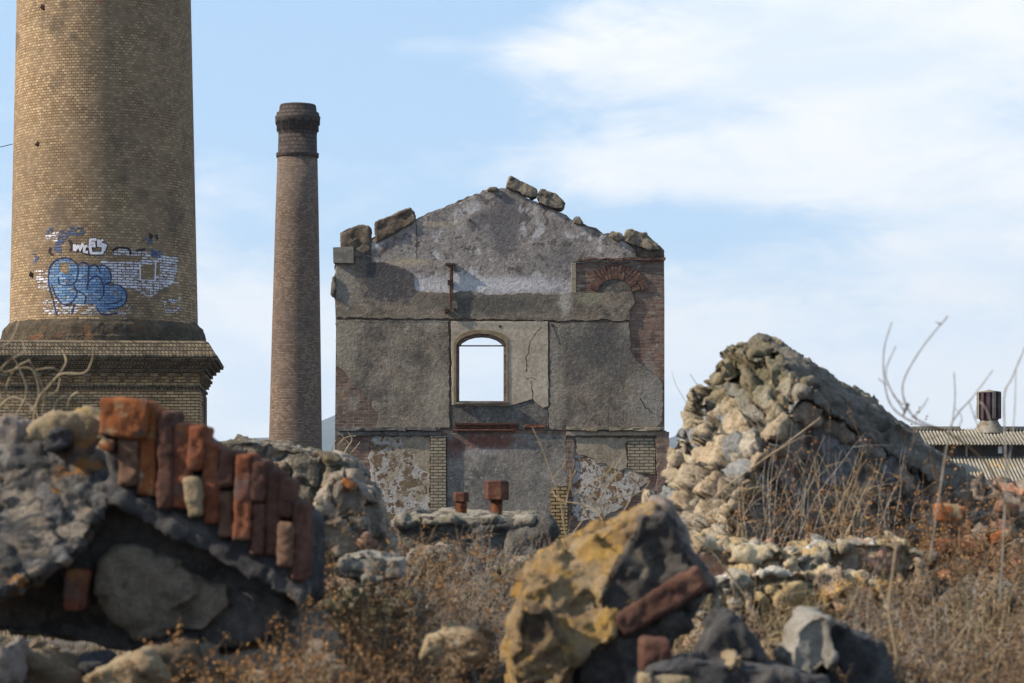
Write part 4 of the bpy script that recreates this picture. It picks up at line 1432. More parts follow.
lsl = rockobj('plaster_slab', [PL([(148, 655), (190, 628), (262, 612), (330, 640), (345, 720), (140, 720)], 6.1, 6.5, lambda x, y: (700 - y) * 0.006)], 0.012, [('facet', 0.2, 0.04), ('fbm', 6, 0.02, 4), ('fbm', 40, 0.004, 3)],
              M['plaster_old'], 'broken grey-brown plaster slab half buried under weeds below the brick row', 'slab')
for poly, d, mat, lab in (
        ([(2, 690), (12, 660), (30, 654), (70, 676), (76, 700), (0, 700)], 5.8, 'brown_rock', 'angular brown stone in the bottom left corner under the overhang'),
        ([(80, 694), (82, 678), (140, 654), (152, 660), (168, 690), (160, 705), (80, 705)], 5.8, 'tan_rock', 'flat topped tan stone at the bottom edge, second from the left corner'),
        ([(154, 668), (153, 650), (166, 645), (184, 650), (192, 672), (180, 684)], 5.9, 'brown_rock', 'small rounded brown-grey stone beside the flat tan stone'),
        ([(-8, 690), (-8, 648), (3, 644), (9, 662), (10, 690)], 5.6, 'pink_rock', 'upright grey stone cut by the left edge of the photo'),
        ([(70, 672), (78, 660), (98, 659), (106, 672), (90, 680)], 6.0, 'dark_rubble', 'dark small stone in shade between the brown and the tan stone'),
        ([(335, 577), (338, 560), (362, 553), (400, 560), (403, 577), (370, 584)], 7.6, 'pale_rock', 'pale flat stone among the brown weeds left of the low foundation'),
        ([(416, 660), (424, 642), (452, 629), (476, 634), (488, 650), (478, 664), (450, 676), (430, 670)], 6.2, 'tan_rock', 'pale lichen-spotted stone low in the centre weeds'),
        ([(700, 690), (702, 655), (722, 620), (735, 617), (764, 650), (768, 690)], 5.7, 'dark_rubble', 'black wedge-shaped rock right of the yellow boulder'),
        ([(728, 668), (732, 655), (744, 656), (742, 672), (735, 680)], 5.5, 'tan_rock', 'tiny tan pebble in front of the black wedge rock'),
        ([(790, 668), (796, 632), (812, 617), (830, 618), (838, 660), (812, 676)], 5.7, 'pale_rock', 'grey and white lump at the left end of the dark concrete slab'),
        ([(822, 690), (826, 622), (846, 628), (885, 648), (894, 662), (896, 700), (830, 700)], 5.75, 'dark_rubble', 'dark concrete slab with a pale worn top at the bottom edge'),
        ([(640, 690), (650, 670), (700, 660), (790, 672), (830, 680), (830, 710), (640, 710)], 5.5, 'dark_rubble', 'heap of blackish mortar along the bottom edge under the boulder')):
    rockobj('stone' if 'slab' not in lab.split()[2:3] else 'concrete_slab', [PL(poly, d, d + 0.3)], 0.0095, ROCK(0.09, 0.014), M[mat], lab, 'stone')

# ---- yellow boulder with a brick in it
yb = thing('boulder', 'yellow lichened boulder of mortar and stone with one red brick set in it', 'boulder', P(610, 690, 6.1))
lean = lambda x, y: (683 - y) * 0.0012
rockobj('limestone', [PL([(652, 507), (600, 531), (545, 560), (526, 574), (524, 606), (535, 650), (575, 664), (612, 640), (640, 590), (664, 540)], 5.95, 6.5, lean),
                      PL([(512, 628), (520, 606), (545, 610), (570, 660), (560, 710), (516, 710), (509, 660)], 5.9, 6.3)], 0.0085, ROCK(0.13, 0.028), M['yellow_rock'], parent=yb)
rockobj('mortar_mass', [PL([(640, 512), (668, 515), (712, 588), (700, 620), (650, 650), (600, 712), (540, 712), (560, 655), (600, 625), (626, 585)], 6.05, 6.6)], 0.009, ROCK(0.12, 0.028), M['mortar_brown'], parent=yb)
rockobj('mortar_mass', [PL([(655, 507), (662, 498), (674, 505), (690, 545), (700, 575), (680, 560), (664, 530)], 6.15, 6.5)], 0.0085, ROCK(0.08, 0.015), M['pink_rock'], parent=yb)
lump((617, 628), (704, 577), 25, 6.02, 0.13, 'dark', yb)
lump((656, 640), (656, 673), 28, 5.6, 0.12, 'dark', None, 'brick', 'small red brick standing on end under the boulder', 'brick')
lump((640, 682), (692, 682), 13, 5.5, 0.12, 'yellow', None, 'brick', 'yellow brick lying flat at the bottom edge under the small red brick', 'brick')

# ---- right pyramid of masonry
rc = thing('fallen_masonry', 'tall pointed chunk of rubble masonry with sunlit buff left face, right foreground', 'masonry', P(820, 560, 10.6))
lit = [[P(765, 340, 10.75), P(742, 346, 10.8), P(722, 372, 10.9), P(716, 392, 10.9), P(700, 398, 10.95), P(684, 440, 11.0), P(664, 470, 11.1), P(652, 520, 11.1), P(672, 560, 10.7),
        P(806, 392, 10.3), P(770, 440, 10.15), P(738, 490, 10.05), P(712, 560, 10.0), P(800, 380, 11.5), P(765, 345, 11.3), P(700, 560, 11.8)]]
for i, (x, y, sx, sz) in enumerate([(741, 366, 34, 30), (765, 362, 34, 32), (727, 376, 34, 34), (700, 400, 30, 28), (713, 425, 40, 34), (686, 440, 26, 22), (684, 476, 46, 40), (666, 505, 38, 40), (740, 440, 40, 34),
                                    (748, 480, 40, 40), (720, 505, 44, 34), (690, 540, 40, 26), (700, 455, 30, 26), (775, 385, 40, 40), (800, 400, 30, 26), (752, 412, 30, 26), (730, 470, 28, 24), (662, 540, 26, 24)]):
    q = (x - 660) / 140.0
    dd = 10.95 - 0.6 * max(0, (y - 400) / 120) * max(0, min(1, q)) - 0.35 * max(0, min(1, q))
    lit.append(rock_hull(P(x, y, dd), (sx / F * dd, 0.2, sz / F * dd), 9, 40 + i, rnd.uniform(-.6, .6)))
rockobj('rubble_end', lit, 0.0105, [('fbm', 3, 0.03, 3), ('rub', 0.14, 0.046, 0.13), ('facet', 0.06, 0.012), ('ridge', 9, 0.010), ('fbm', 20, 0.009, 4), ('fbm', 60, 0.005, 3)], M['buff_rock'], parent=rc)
rockobj('shaded_side', [[P(776, 350, 10.74), P(985, 494, 11.14), P(990, 580, 11.0), P(700, 580, 10.08), P(742, 490, 10.12), P(806, 398, 10.34), P(776, 350, 11.6), P(985, 494, 12.2), P(990, 580, 12.2), P(700, 580, 11.6)]],
        0.014, RUBN(0.2, 0.022, 0.3), M['shade_masonry'], parent=rc)
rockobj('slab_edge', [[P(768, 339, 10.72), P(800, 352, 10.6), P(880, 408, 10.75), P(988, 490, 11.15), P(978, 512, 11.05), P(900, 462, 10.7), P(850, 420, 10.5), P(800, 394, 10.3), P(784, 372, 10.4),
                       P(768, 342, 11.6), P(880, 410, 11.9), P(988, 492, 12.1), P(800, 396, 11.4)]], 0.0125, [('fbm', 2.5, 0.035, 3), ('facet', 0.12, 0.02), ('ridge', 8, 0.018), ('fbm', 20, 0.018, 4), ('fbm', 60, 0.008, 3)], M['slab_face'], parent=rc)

# ---- low ochre wall
lw = rockobj('rubble_wall', [PL([(684, 562), (700, 546), (760, 548), (800, 552), (802, 640), (700, 650), (680, 640)], 9.0, 9.7), PL([(790, 556), (850, 542), (905, 538), (925, 552), (935, 640), (790, 650)], 9.15, 9.8),
                             PL([(690, 584), (740, 574), (830, 572), (905, 590), (900, 680), (690, 680)], 8.7, 9.3)], 0.012, RUBN(0.14, 0.03, 0.2), M['ochre_rubble'],
             'low tumbled wall of ochre and cream stones in front of the pointed chunk', 'wall')
mr = rockobj('brick_rubble_heap', [PL([(862, 560), (880, 530), (930, 500), (985, 486), (1040, 492), (1140, 500), (1140, 660), (862, 660)], 10.0, 11.6, lambda x, y: (600 - y) * 0.006)], 0.016, RUBN(0.13, 0.04, 0.25), M['red_earth'],
             'bank of earth and broken red brick at the right edge', 'rubble bank')
for a, b, w_, c, lab in [((938, 512), (966, 516), 18, 'orange', 'orange brick on top of the right bank, beside the foot of the pointed chunk'),
                         ((992, 540), (1014, 535), 13, 'orange', 'bright orange brick near the right edge on the bank'),
                         ((940, 545), (975, 550), 14, 'red', 'red brick half hidden by weeds in the middle of the right bank'),
                         ((1000, 505), (1020, 512), 12, 'brown', 'brown brick highest on the right bank near the edge of the photo'),
                         ((905, 580), (930, 572), 13, 'brown', 'brown brick at the right end of the ochre low wall')]:
    lump(a, b, w_, 9.85, 0.12, c, None, 'brick', lab, 'brick', vox=0.011)

# ---- middle distance masonry
rockobj('masonry_stump', [PL([(190, 470), (212, 441), (258, 440), (268, 446), (300, 452), (330, 456), (352, 470), (360, 590), (190, 590)], 13.0, 14.2)], 0.02, RUBN(0.2, 0.024, 0.2), M['mossy'],
        'long mossy masonry stump behind the row of upright bricks', 'masonry')
rockobj('rubble_chunk', [PL([(304, 600), (308, 520), (318, 498), (332, 479), (352, 475), (362, 490), (368, 540), (380, 600)], 9.0, 9.7), PL([(350, 600), (356, 500), (372, 488), (380, 520), (396, 600)], 9.1, 9.6)], 0.0125,
        RUBN(0.13, 0.026, 0.2), rubblemat('beige_rubble', [(0.33, 0.26, 0.19), (0.42, 0.35, 0.27), (0.25, 0.21, 0.17), (0.34, 0.18, 0.11), (0.3, 0.25, 0.2)], (0.19, 0.155, 0.12)),
        'upright beige rubble chunk between the brick row and the low foundation', 'masonry')
lump((342, 480), (354, 488), 8, 8.9, 0.1, 'orange', None, 'brick', 'orange brick end on top of the upright beige rubble chunk', 'brick')
lump((360, 538), (374, 550), 14, 8.8, 0.1, 'brown', None, 'brick', 'brown brick low on the right side of the upright beige rubble chunk', 'brick')
for poly, d, cell, lab in (
        ([(392, 640), (396, 575), (412, 556), (440, 552), (462, 566), (470, 640)], 11.5, 0.13, 'dark broken masonry lump below the left end of the low foundation'),
        ([(470, 640), (476, 590), (500, 572), (540, 566), (556, 580), (560, 640)], 10.5, 0.13, 'broken masonry lump behind the left shoulder of the yellow boulder'),
        ([(318, 660), (325, 612), (350, 590), (392, 586), (412, 604), (420, 660)], 7.9, 0.09, 'weedy masonry lump under the pale flat stone'),
        ([(930, 680), (938, 610), (965, 590), (1005, 588), (1040, 600), (1040, 680)], 8.8, 0.1, 'stony hump buried in brown weeds at the right edge below the brick bank')):
    rockobj('rubble_lump', [PL(poly, d, d + 0.6, lambda x, y: (640 - y) * 0.004)], 0.0014 * d, RUBN(cell, 0.03), M['mossy'], lab, 'masonry')
fo = thing('machine_foundation', 'low weathered concrete foundation with straw-pale top in front of the ruin', 'foundation', P(475, 600, 15))
rockobj('block', [PL([(396, 524), (400, 519), (545, 521), (553, 530), (553, 640), (394, 640)], 14.4, 16.0)], 0.022, [('fbm', 2, 0.05, 4), ('facet', 0.25, 0.04), ('ridge', 4, 0.03), ('fbm', 10, 0.03, 4), ('fbm', 30, 0.016, 3)], M['foundation'], parent=fo)
rockobj('top_crust', [PL([(394, 518), (440, 516), (500, 517), (540, 519), (550, 523), (548, 527), (396, 526)], 14.38, 16.0)], 0.02, [('fbm', 4, 0.03, 4), ('facet', 0.12, 0.025), ('fbm', 20, 0.02, 4)],
        weathered('straw_pale_crust', (0.2, 0.17, 0.13), (0.36, 0.32, 0.25), (0.5, 0.46, 0.38), 5, [('n', (0.16, 0.14, 0.12), 9, 0.55, 0.62, 3)], 0.03), parent=fo)


def bolt(px, d, head, shaft, lab, low=None):
    s_ = d / F
    t_ = thing('anchor_bolt', lab, 'bolt', P(px, shaft[1], d))
    zf = lambda y: EYE + (HY - y) * s_
    X = (px - 512) * s_
    me = lathe([(zf(head[1]), head[2] * 0.92 * s_), (zf(head[1] - 1), head[2] * s_), (zf(head[0] + 1.4), head[2] * s_), (zf(head[0]), head[2] * 0.86 * s_)], X, d, 6)
    me.transform(Matrix.Translation((X, d, 0)) @ Matrix.Rotation(0.35, 4, 'Z') @ Matrix.Translation((-X, -d, 0)))
    me.polygons.foreach_set('use_smooth', [False] * len(me.polygons))
    link('nut', me, M['rust_head'], t_)
    if low:
        me = lathe([(zf(low[1]), low[2] * 0.95 * s_), (zf(low[0] + .7), low[2] * s_), (zf(low[0]), low[2] * .9 * s_)], X, d, 6)
        me.polygons.foreach_set('use_smooth', [False] * len(me.polygons))
        link('nut', me, M['rust'], t_)
    link('shaft', lathe([(zf(shaft[1] + 6), shaft[2] * s_), (zf(shaft[0] - 1), shaft[2] * s_)], X, d, 20), M['rust'], t_)


bolt(496.5, 14.8, (480.5, 500, 12.5), (499, 516, 6), 'taller rusty anchor bolt with big hexagonal nut on the low foundation')
bolt(461, 15.2, (492, 502, 8), (499, 515, 5.5), 'shorter rusty anchor bolt with two nuts, left of the taller one', (503.5, 514, 7))

# ---- loose rubble nobody could count
ico = bmesh.new()
bmesh.ops.create_icosphere(ico, subdivisions=1, radius=1)
iv = np.array([v.co[:] for v in ico.verts])
ifc = [tuple(v.index for v in f.verts) for f in ico.faces]
ico.free()
mb = MB()
r_ = random.Random(11)
for i in range(2600):
    y = r_.uniform(5.0, 17.0)
    x = (r_.uniform(-60, 1084) - 512) / F * y
    s_ = min(0.07, 0.011 * math.exp(r_.gauss(0.1, 0.6)) * (1 + y * 0.06))
    sc = np.array([s_ * r_.uniform(.8, 1.5), s_ * r_.uniform(.7, 1.2), s_ * r_.uniform(.5, .9)])
    v = iv * (1 + 0.6 * vnoise(iv * 1.7 + i * 7.1, 3))[:, None] * sc
    a = r_.uniform(0, 6.28)
    v = np.stack([v[:, 0] * math.cos(a) - v[:, 1] * math.sin(a), v[:, 0] * math.sin(a) + v[:, 1] * math.cos(a), v[:, 2]], 1) + (x, y, gz(x, y) + s_ * 0.25)
    mb.add(v.tolist(), ifc, r_.choice((0, 0, 1, 1, 2, 3, 4)))
o = mb.build('loose_rubble', [M['brown_rock'], M['pink_rock'], M['pale_rock'], BRK['brown'], M['dark_rubble']])
tag(o, 'small loose stones and brick crumbs strewn over the ground', 'rubble', kind='stuff')

# ================================================================== WEEDS
def twigmat(name, a, b, c):
    return weathered(name, a, b, c, 12, (), 0.002)


M['straw'] = twigmat('straw_stem', (0.2, 0.145, 0.085), (0.33, 0.255, 0.16), (0.46, 0.375, 0.255))
M['brownstem'] = twigmat('brown_stem', (0.08, 0.05, 0.032), (0.15, 0.1, 0.062), (0.24, 0.17, 0.11))
M['greystem'] = twigmat('grey_stem', (0.16, 0.14, 0.12), (0.27, 0.245, 0.215), (0.4, 0.37, 0.33))
M['leaf_rust'] = twigmat('rusty_seed_head', (0.15, 0.072, 0.03), (0.28, 0.145, 0.058), (0.42, 0.24, 0.10))
M['leaf_brown'] = twigmat('withered_leaf', (0.07, 0.045, 0.027), (0.16, 0.1, 0.056), (0.3, 0.2, 0.115))


def curve_pts(p0, dirv, L, n, bend, r):
    pts = [Vector(p0)]
    d_ = Vector(dirv).normalized()
    for i in range(n):
        d_ = (d_ + Vector((r.gauss(0, bend), r.gauss(0, bend), r.gauss(0, bend * 0.6)))).normalized()
        pts.append(pts[-1] + d_ * (L / n))
    return pts


def shrub(px, d, h, wd, nst, leaves, seed, label, smat='brownstem', lmat='leaf_rust', name='dry_shrub', spread=0.55, rad=0.0018, lsize=0.006, group=None, base_py=None, branch=5, cat='weed'):
    r = random.Random(seed)
    bx = (px - 512) / F * d
    bz = gz(bx, d) - 0.02 if base_py is None else P(px, base_py, d).z
    root = thing(name, label, cat, (bx, d, bz), group)
    st, lf = MB(), MB()
    for i in range(nst):
        b0 = Vector((bx + r.uniform(-.5, .5) * wd, d + r.uniform(-.5, .5) * wd, bz))
        dv = Vector((r.gauss(0, spread), r.gauss(0, spread), 1))
        L = h * r.uniform(0.55, 1.1)
        pts = curve_pts(b0, dv, L, 7, 0.16, r)
        st.tube(pts, [rad * (1 - 0.75 * k / 7) for k in range(8)], 3)
        tips = [pts]
        for j in range(branch):
            k = r.randrange(2, 7)
            bp = curve_pts(pts[k], Vector((r.gauss(0, 1), r.gauss(0, 1), r.uniform(0.1, 1.2))), L * r.uniform(0.12, 0.35), 4, 0.25, r)
            st.tube(bp, [rad * 0.5, rad * 0.45, rad * 0.4, rad * 0.3, rad * 0.2], 3)
            tips.append(bp)
        for bp in tips:
            for q in range(int(leaves)):
                k = r.randrange(max(1, len(bp) // 2), len(bp))
                c = bp[k].lerp(bp[k - 1], r.random()) + Vector((r.gauss(0, lsize), r.gauss(0, lsize), r.gauss(0, lsize)))
                a = Vector((r.gauss(0, 1), r.gauss(0, 1), r.gauss(0, 1))).normalized()
                b2 = a.cross(Vector((r.gauss(0, 1), r.gauss(0, 1), r.gauss(0, 1)))).normalized()
                s_ = lsize * r.uniform(0.5, 1.5)
                lf.add([c - a * s_, c + b2 * s_ * .5, c + a * s_, c - b2 * s_ * .5], [(0, 1, 2, 3)])
    st.build('stems', M[smat], root)
    if lf.v:
        lf.build('seed_heads' if lmat == 'leaf_rust' else 'leaves', M[lmat], root)
    return root


#   px,  d,   h,   w,  n, leaves, label, stem, leaf
SH = [(235, 5.7, .20, .22, 26, 7, 'rusty brown weed at the foot of the plaster slab, lower left', 'brownstem', 'leaf_rust'),
      (290, 6.0, .26, .22, 26, 7, 'rusty weed growing against the right end of the brick row', 'brownstem', 'leaf_rust'),
      (330, 5.6, .18, .22, 26, 8, 'low bushy brown weed at the bottom edge right of the plaster slab', 'brownstem', 'leaf_brown'),
      (340, 6.6, .26, .25, 26, 7, 'dense brown weed below the upright beige rubble chunk', 'brownstem', 'leaf_rust'),
      (385, 6.0, .24, .25, 28, 7, 'tangled brown weed in the dip left of the pale lichened stone', 'brownstem', 'leaf_brown'),
      (410, 7.2, .32, .28, 28, 6, 'tall brown weed in front of the left half of the low foundation', 'brownstem', 'leaf_rust'),
      (455, 7.4, .34, .28, 26, 4, 'greyish tangled weed in front of the low foundation below the bolts', 'greystem', 'leaf_brown'),
      (445, 5.7, .14, .22, 20, 7, 'low weed at the bottom edge under the pale lichened stone', 'brownstem', 'leaf_rust'),
      (490, 6.4, .25, .2, 22, 5, 'thin grey-brown weed left of the yellow boulder', 'greystem', 'leaf_brown'),
      (520, 8.2, .34, .25, 22, 3, 'wispy dry weed behind the top of the yellow boulder', 'greystem', 'leaf_brown'),
      (375, 8.2, .36, .3, 26, 5, 'brown weed right of the upright beige rubble chunk', 'brownstem', 'leaf_rust'),
      (310, 7.4, .42, .16, 16, 7, 'pale seeding weed at the end of the row of bricks', 'straw', 'leaf_brown'),
      (930, 9.5, .42, .35, 24, 6, 'rusty seeding weed on the right bank', 'brownstem', 'leaf_rust'),
      (960, 8.0, .34, .4, 28, 6, 'dense brown weed in front of the right bank', 'brownstem', 'leaf_brown'),
      (1005, 7.6, .36, .35, 26, 5, 'brown and straw weed at the right edge of the photo', 'straw', 'leaf_brown'),
      (900, 6.6, .28, .3, 26, 5, 'grey-brown weed behind the dark concrete slab', 'greystem', 'leaf_brown'),
      (950, 5.8, .22, .35, 30, 6, 'tangled brown weed in the lower right corner', 'brownstem', 'leaf_brown'),
      (1015, 5.9, .3, .3, 26, 6, 'withered brown weed filling the very bottom right corner', 'brownstem', 'leaf_brown'),
      (850, 7.6, .26, .3, 20, 3, 'thin straw weed in front of the low ochre wall', 'straw', 'leaf_brown'),
      (740, 7.6, .24, .3, 18, 2, 'sparse straw weed left of centre on the low ochre wall', 'straw', 'leaf_brown'),
      (890, 10.3, .4, .2, 14, 9, 'orange-brown seed spikes near the foot of the slab edge', 'brownstem', 'leaf_rust'),
      (360, 9.6, .3, .3, 22, 5, 'brown weed between the beige rubble chunk and the foundation', 'brownstem', 'leaf_brown'),
      (430, 10.6, .3, .4, 24, 4, 'grey-brown weed against the front face of the low foundation, left part', 'greystem', 'leaf_brown'),
      (510, 9.8, .3, .35, 24, 4, 'straggly weed against the front face of the low foundation, right part', 'greystem', 'leaf_rust'),
      (690, 7.0, .2, .15, 12, 4, 'thin weed rising just right of the yellow boulder', 'straw', 'leaf_brown'),
      (780, 6.8, .2, .3, 22, 4, 'low straw weed between the black wedge rock and the ochre wall', 'straw', 'leaf_brown'),
      (985, 10.2, .3, .4, 22, 5, 'brown weed crowning the right brick bank', 'brownstem', 'leaf_rust'),
      (270, 12.4, .22, .5, 18, 4, 'short weeds along the front of the mossy stump behind the bricks', 'straw', 'leaf_brown'),
      (810, 9.9, .62, .22, 10, 9, 'tall rusty seeding stems against the dark side of the pointed chunk', 'brownstem', 'leaf_rust')]
for i, (px, d, h, w_, n_, lv, lab, sm, lm) in enumerate(SH):
    shrub(px, d, h * 1.6, w_ * 1.4, int(n_ * 1.9), lv * 2.3, 100 + i, lab, sm, lm, group='dry weeds in the rubble', lsize=0.0035 + d * 0.00025)
for i, (px, d, h, n_, lab, sm, bp) in enumerate([
        (745, 9.75, .42, 16, 'tall pale grass at the left end of the pointed chunk shaded side', 'straw', 562),
        (785, 9.75, .58, 18, 'tallest clump of thin pale stems in front of the dark masonry side', 'greystem', 562),
        (835, 9.75, .5, 18, 'pale dry stems in front of the middle of the dark masonry side', 'straw', 560),
        (875, 9.75, .45, 14, 'dry stems at the right end of the dark masonry side', 'greystem', 556),
        (720, 8.4, .36, 10, 'thin straw stems right above the brick in the boulder', 'straw', None)]):
    shrub(px, d, h, .16, n_, 2, 200 + i, lab, sm, 'leaf_rust', 'dry_grass_clump', 0.2, 0.0022, 0.006, 'tall dry stems by the pointed chunk', bp, 3, 'grass clump')

# dry ground cover
mb = MB()
r_ = random.Random(5)
for i in range(16000):
    y = r_.uniform(5.0, 18.0)
    x = (r_.uniform(-40, 1064) - 512) / F * y
    z = gz(x, y)
    h = r_.uniform(0.03, 0.16)
    a = Vector((r_.gauss(0, .5), r_.gauss(0, .5), 1)).normalized()
    w_ = Vector((r_.uniform(-1, 1), r_.uniform(-1, 1), 0)).normalized() * r_.uniform(0.0008, 0.0022)
    p0 = Vector((x, y, z - 0.005))
    p1 = p0 + a * h * .6
    p2 = p1 + (a + Vector((r_.gauss(0, .6), r_.gauss(0, .6), -.2))) * h * .5
    mb.add([p0 - w_, p0 + w_, p1 + w_ * .7, p1 - w_ * .7, p2], [(0, 1, 2, 3), (3, 2, 4)], 0 if r_.random() < .22 else 1)
o = mb.build('dry_grass', [M['straw'], M['leaf_brown']])
tag(o, 'short withered grass growing all over the rubble ground', 'grass', kind='stuff')


def smooth_line(pts, k=6):
    out = []
    for i in range(len(pts) - 1):
        p0, p1, p2, p3 = pts[max(i - 1, 0)], pts[i], pts[i + 1], pts[min(i + 2, len(pts) - 1)]
        for j in range(k):
            u = j / k
            out.append(0.5 * ((2 * p1) + (p2 - p0) * u + (2 * p0 - 5 * p1 + 4 * p2 - p3) * u * u + (3 * p1 - p0 - 3 * p2 + p3) * u ** 3))
    out.append(pts[-1])
    return out


def twig(label, d, lines, mat, name='bare_twig', dz=0.25, seed=1):
    """lines: [([(px,py)...] root first, width px at root, at tip)]"""
    r = random.Random(seed)
    x, y = lines[0][0][0]
    root = thing(name, label, 'twig', P(x, y, d))
    mb = MB()
    for ln, w0, w1 in lines:
        dep = r.uniform(-dz, dz)
        j0 = 0.0 if ln is lines[0][0] else None
        pts = [P(a, b, d + dep * (k / max(1, len(ln) - 1)) * 0.6) for k, (a, b) in enumerate(ln)]
        pts = smooth_line(pts)
        n = len(pts)
        mb.tube(pts, [(w0 + (w1 - w0) * k / (n - 1)) * (0.36 if w0 > 2.3 else 0.5) / F * d * (1 + .12 * math.sin(k * 1.9)) for k in range(n)], 6)
    mb.build('branches', M[mat], root)


twig('long arching bare twig with a curled tip against the sky at the right', 6.2, [([(1022, 560), (1004, 500), (985, 462), (950, 434), (918, 420), (905, 402), (904, 380), (922, 348), (948, 316)], 3.0, 1.4),
      ([(945, 431), (915, 423), (893, 408), (885, 385), (884, 350), (892, 322)], 1.8, 0.9), ([(905, 412), (890, 388), (886, 370), (896, 346)], 1.5, .8), ([(908, 404), (903, 416)], 5, 2),
      ([(940, 324), (936, 322)], 2, 1), ([(912, 418), (922, 408), (928, 398)], 1.2, .7), ([(886, 385), (878, 378)], 1.0, .6), ([(904, 405), (893, 396)], 1.1, .7)], 'brownstem', seed=3)
twig('slanting bare twigs left of the roof ventilator', 6.6, [([(930, 560), (948, 440), (957, 415), (972, 398), (993, 370)], 2.0, .9), ([(951, 430), (955, 400), (954, 372)], 1.3, .8), ([(980, 432), (972, 410), (969, 402)], 1.2, .7),
      ([(957, 430), (962, 418), (955, 408)], 1, .6)], 'greystem', seed=4)
twig('bare twigs crossing the sky at the right edge right of the ventilator', 6.4, [([(1000, 600), (1006, 480), (1004, 400), (1012, 378), (1026, 345)], 2.2, 1.2), ([(1008, 470), (1014, 420), (1016, 370)], 1.5, .8),
      ([(985, 440), (990, 420), (980, 402), (975, 420)], 1.2, .8)], 'greystem', seed=5)
twig('straight pale twig leaning across the buff face of the pointed chunk', 9.4, [([(706, 505), (735, 480), (780, 448), (820, 418)], 3.0, 1.6), ([(770, 455), (800, 438), (812, 436)], 1.4, .8)], 'straw', seed=6)
twig('thin pale twig slanting down below the buff face', 8.6, [([(748, 600), (730, 575), (712, 552), (694, 536)], 2.2, 1.2)], 'straw', seed=16)
twig('tall kinked straw twig in front of the ruin below its window', 11.5, [([(580, 590), (568, 548), (560, 500), (550, 470), (541, 445), (532, 427)], 2.6, 1.6), ([(563, 520), (570, 485), (576, 470)], 1.6, .9),
      ([(553, 478), (562, 468), (566, 458)], 1.2, .8)], 'straw', seed=7)
twig('low branching straw twigs in front of the lower right of the ruin', 11.0, [([(600, 560), (592, 525), (582, 505), (572, 490), (570, 470)], 2.0, 1.2), ([(610, 545), (600, 516), (584, 505), (560, 500), (552, 490)], 1.8, 1.0),
      ([(605, 520), (600, 500), (612, 480), (620, 470)], 1.5, .9), ([(612, 530), (630, 500), (636, 482), (634, 470)], 1.5, .9), ([(590, 500), (598, 478), (590, 462)], 1.2, .8), ([(574, 495), (590, 483), (604, 476), (615, 462)], 1.3, .8),
      ([(604, 500), (640, 492), (650, 480)], 1.2, .8), ([(583, 520), (565, 545), (560, 560)], 1.4, 1), ([(620, 500), (615, 470), (625, 455)], 1.2, .7)], 'straw', seed=8)
twig('pale straw stalk lying across the lower left of the ruin front', 12, [([(395, 560), (380, 520), (374, 470), (372, 452)], 1.4, .8), ([(380, 515), (390, 480), (400, 470)], 1.1, .7)], 'straw', seed=9)
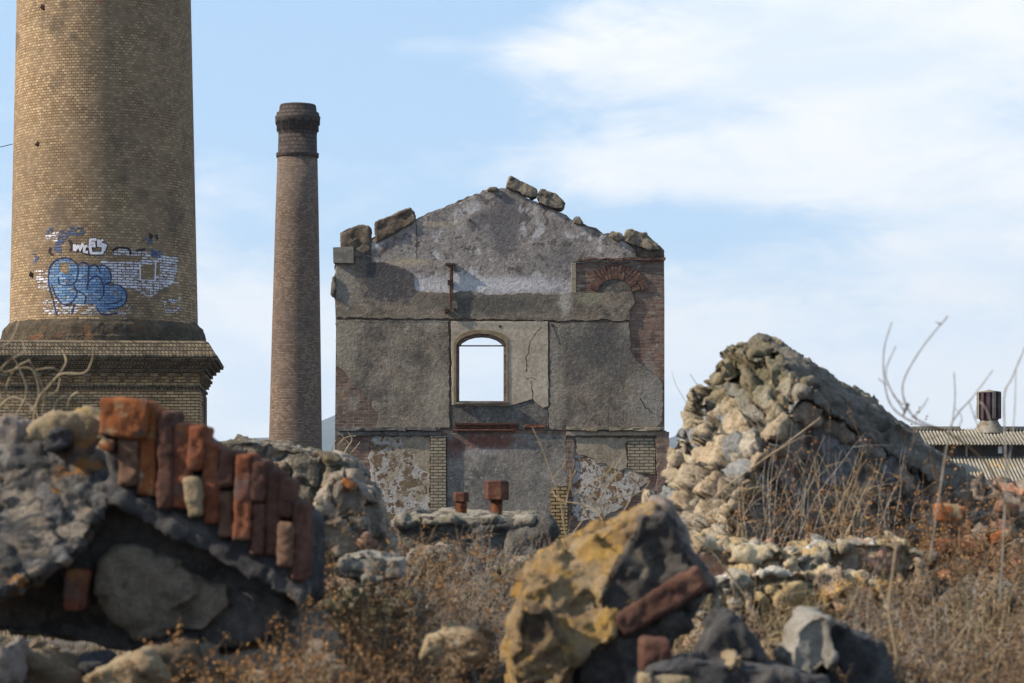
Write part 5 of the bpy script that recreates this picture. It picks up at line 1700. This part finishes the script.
twig('tangle of thick pale bramble stems at the left edge above the masonry', 8.2, [
      ([(20, 470), (12, 420), (5, 395), (14, 370), (30, 360)], 4.5, 2.5), ([(-10, 420), (10, 398), (30, 405), (40, 420)], 4, 2.5), ([(-12, 360), (4, 372), (20, 368), (34, 372), (38, 400), (20, 420)], 3.5, 2.2),
      ([(30, 460), (36, 405), (50, 385), (62, 374), (84, 373), (92, 360), (93, 347)], 4.2, 1.8), ([(-15, 350), (6, 345), (16, 330), (18, 322)], 3, 1.6), ([(22, 425), (40, 400), (56, 392), (60, 378)], 3, 1.6),
      ([(2, 400), (-2, 375), (10, 360), (24, 352), (22, 340)], 3.2, 2), ([(40, 430), (44, 398), (40, 380), (30, 362)], 3, 2), ([(36, 370), (52, 368), (60, 372)], 2.4, 1.4), ([(66, 415), (70, 398), (78, 392)], 2.0, 1.4),
      ([(10, 425), (26, 395), (22, 375), (8, 350), (-8, 345)], 2.6, 1.6), ([(58, 376), (66, 362), (62, 350)], 2.0, 1.2), ([(50, 420), (58, 400), (74, 396), (80, 400)], 1.8, 1.1)], 'straw', 'bramble', seed=10)
twig('pale dry tuft hanging over the left foot of the ruin', 30, [([(340, 470), (345, 452), (352, 440), (348, 432)], 2.2, 1.0), ([(342, 465), (338, 448), (345, 438), (356, 436)], 1.8, .9), ([(344, 460), (354, 450), (360, 442)], 1.5, .8),
      ([(340, 462), (332, 450), (336, 440)], 1.5, .8), ([(346, 455), (350, 446), (342, 436)], 1.5, .8)], 'straw', 'dry_tuft', seed=11)
twig('thick pale kinked stalk rising from the bottom right weeds', 6.0, [([(900, 720), (897, 660), (889, 610), (893, 570), (896, 545)], 5, 3), ([(889, 612), (880, 590), (872, 580)], 2, 1.2)], 'straw', seed=12)
twig('pale stalk leaning diagonally through the bottom right weeds', 6.1, [([(925, 690), (950, 650), (975, 615), (984, 606)], 3.2, 1.8)], 'straw', seed=13)
twig('dark thin twig standing in the right bank near the brick', 6.8, [([(965, 640), (958, 580), (945, 520), (934, 470), (930, 450)], 2.2, 1.2), ([(940, 500), (952, 520), (970, 530)], 1.4, .8)], 'brownstem', seed=14)
twig('fine grey twig against the sky left of the pointed chunk', 10.5, [([(700, 440), (690, 410), (676, 385), (672, 372)], .9, .5), ([(704, 395), (694, 380), (690, 374)], .8, .5)], 'greystem', seed=15)

# ================================================================== HAZE
m = bpy.data.materials.new('haze_air')
m.use_nodes = True
nt = m.node_tree
nt.nodes.remove(nt.nodes['Principled BSDF'])
pv = nt.nodes.new('ShaderNodeVolumePrincipled')
pv.inputs['Color'].default_value = (0.74, 0.86, 1.0, 1)
pv.inputs['Density'].default_value = 0.0001
pv.inputs['Anisotropy'].default_value = 0.2
nt.links.new(pv.outputs[0], nt.nodes['Material Output'].inputs['Volume'])
mb = MB()
mb.box((0, 0, 225), (15400, 15400, 470))
o = mb.build('haze', m)
tag(o, 'pale thin haze filling the air towards the far hills', 'haze', kind='stuff')
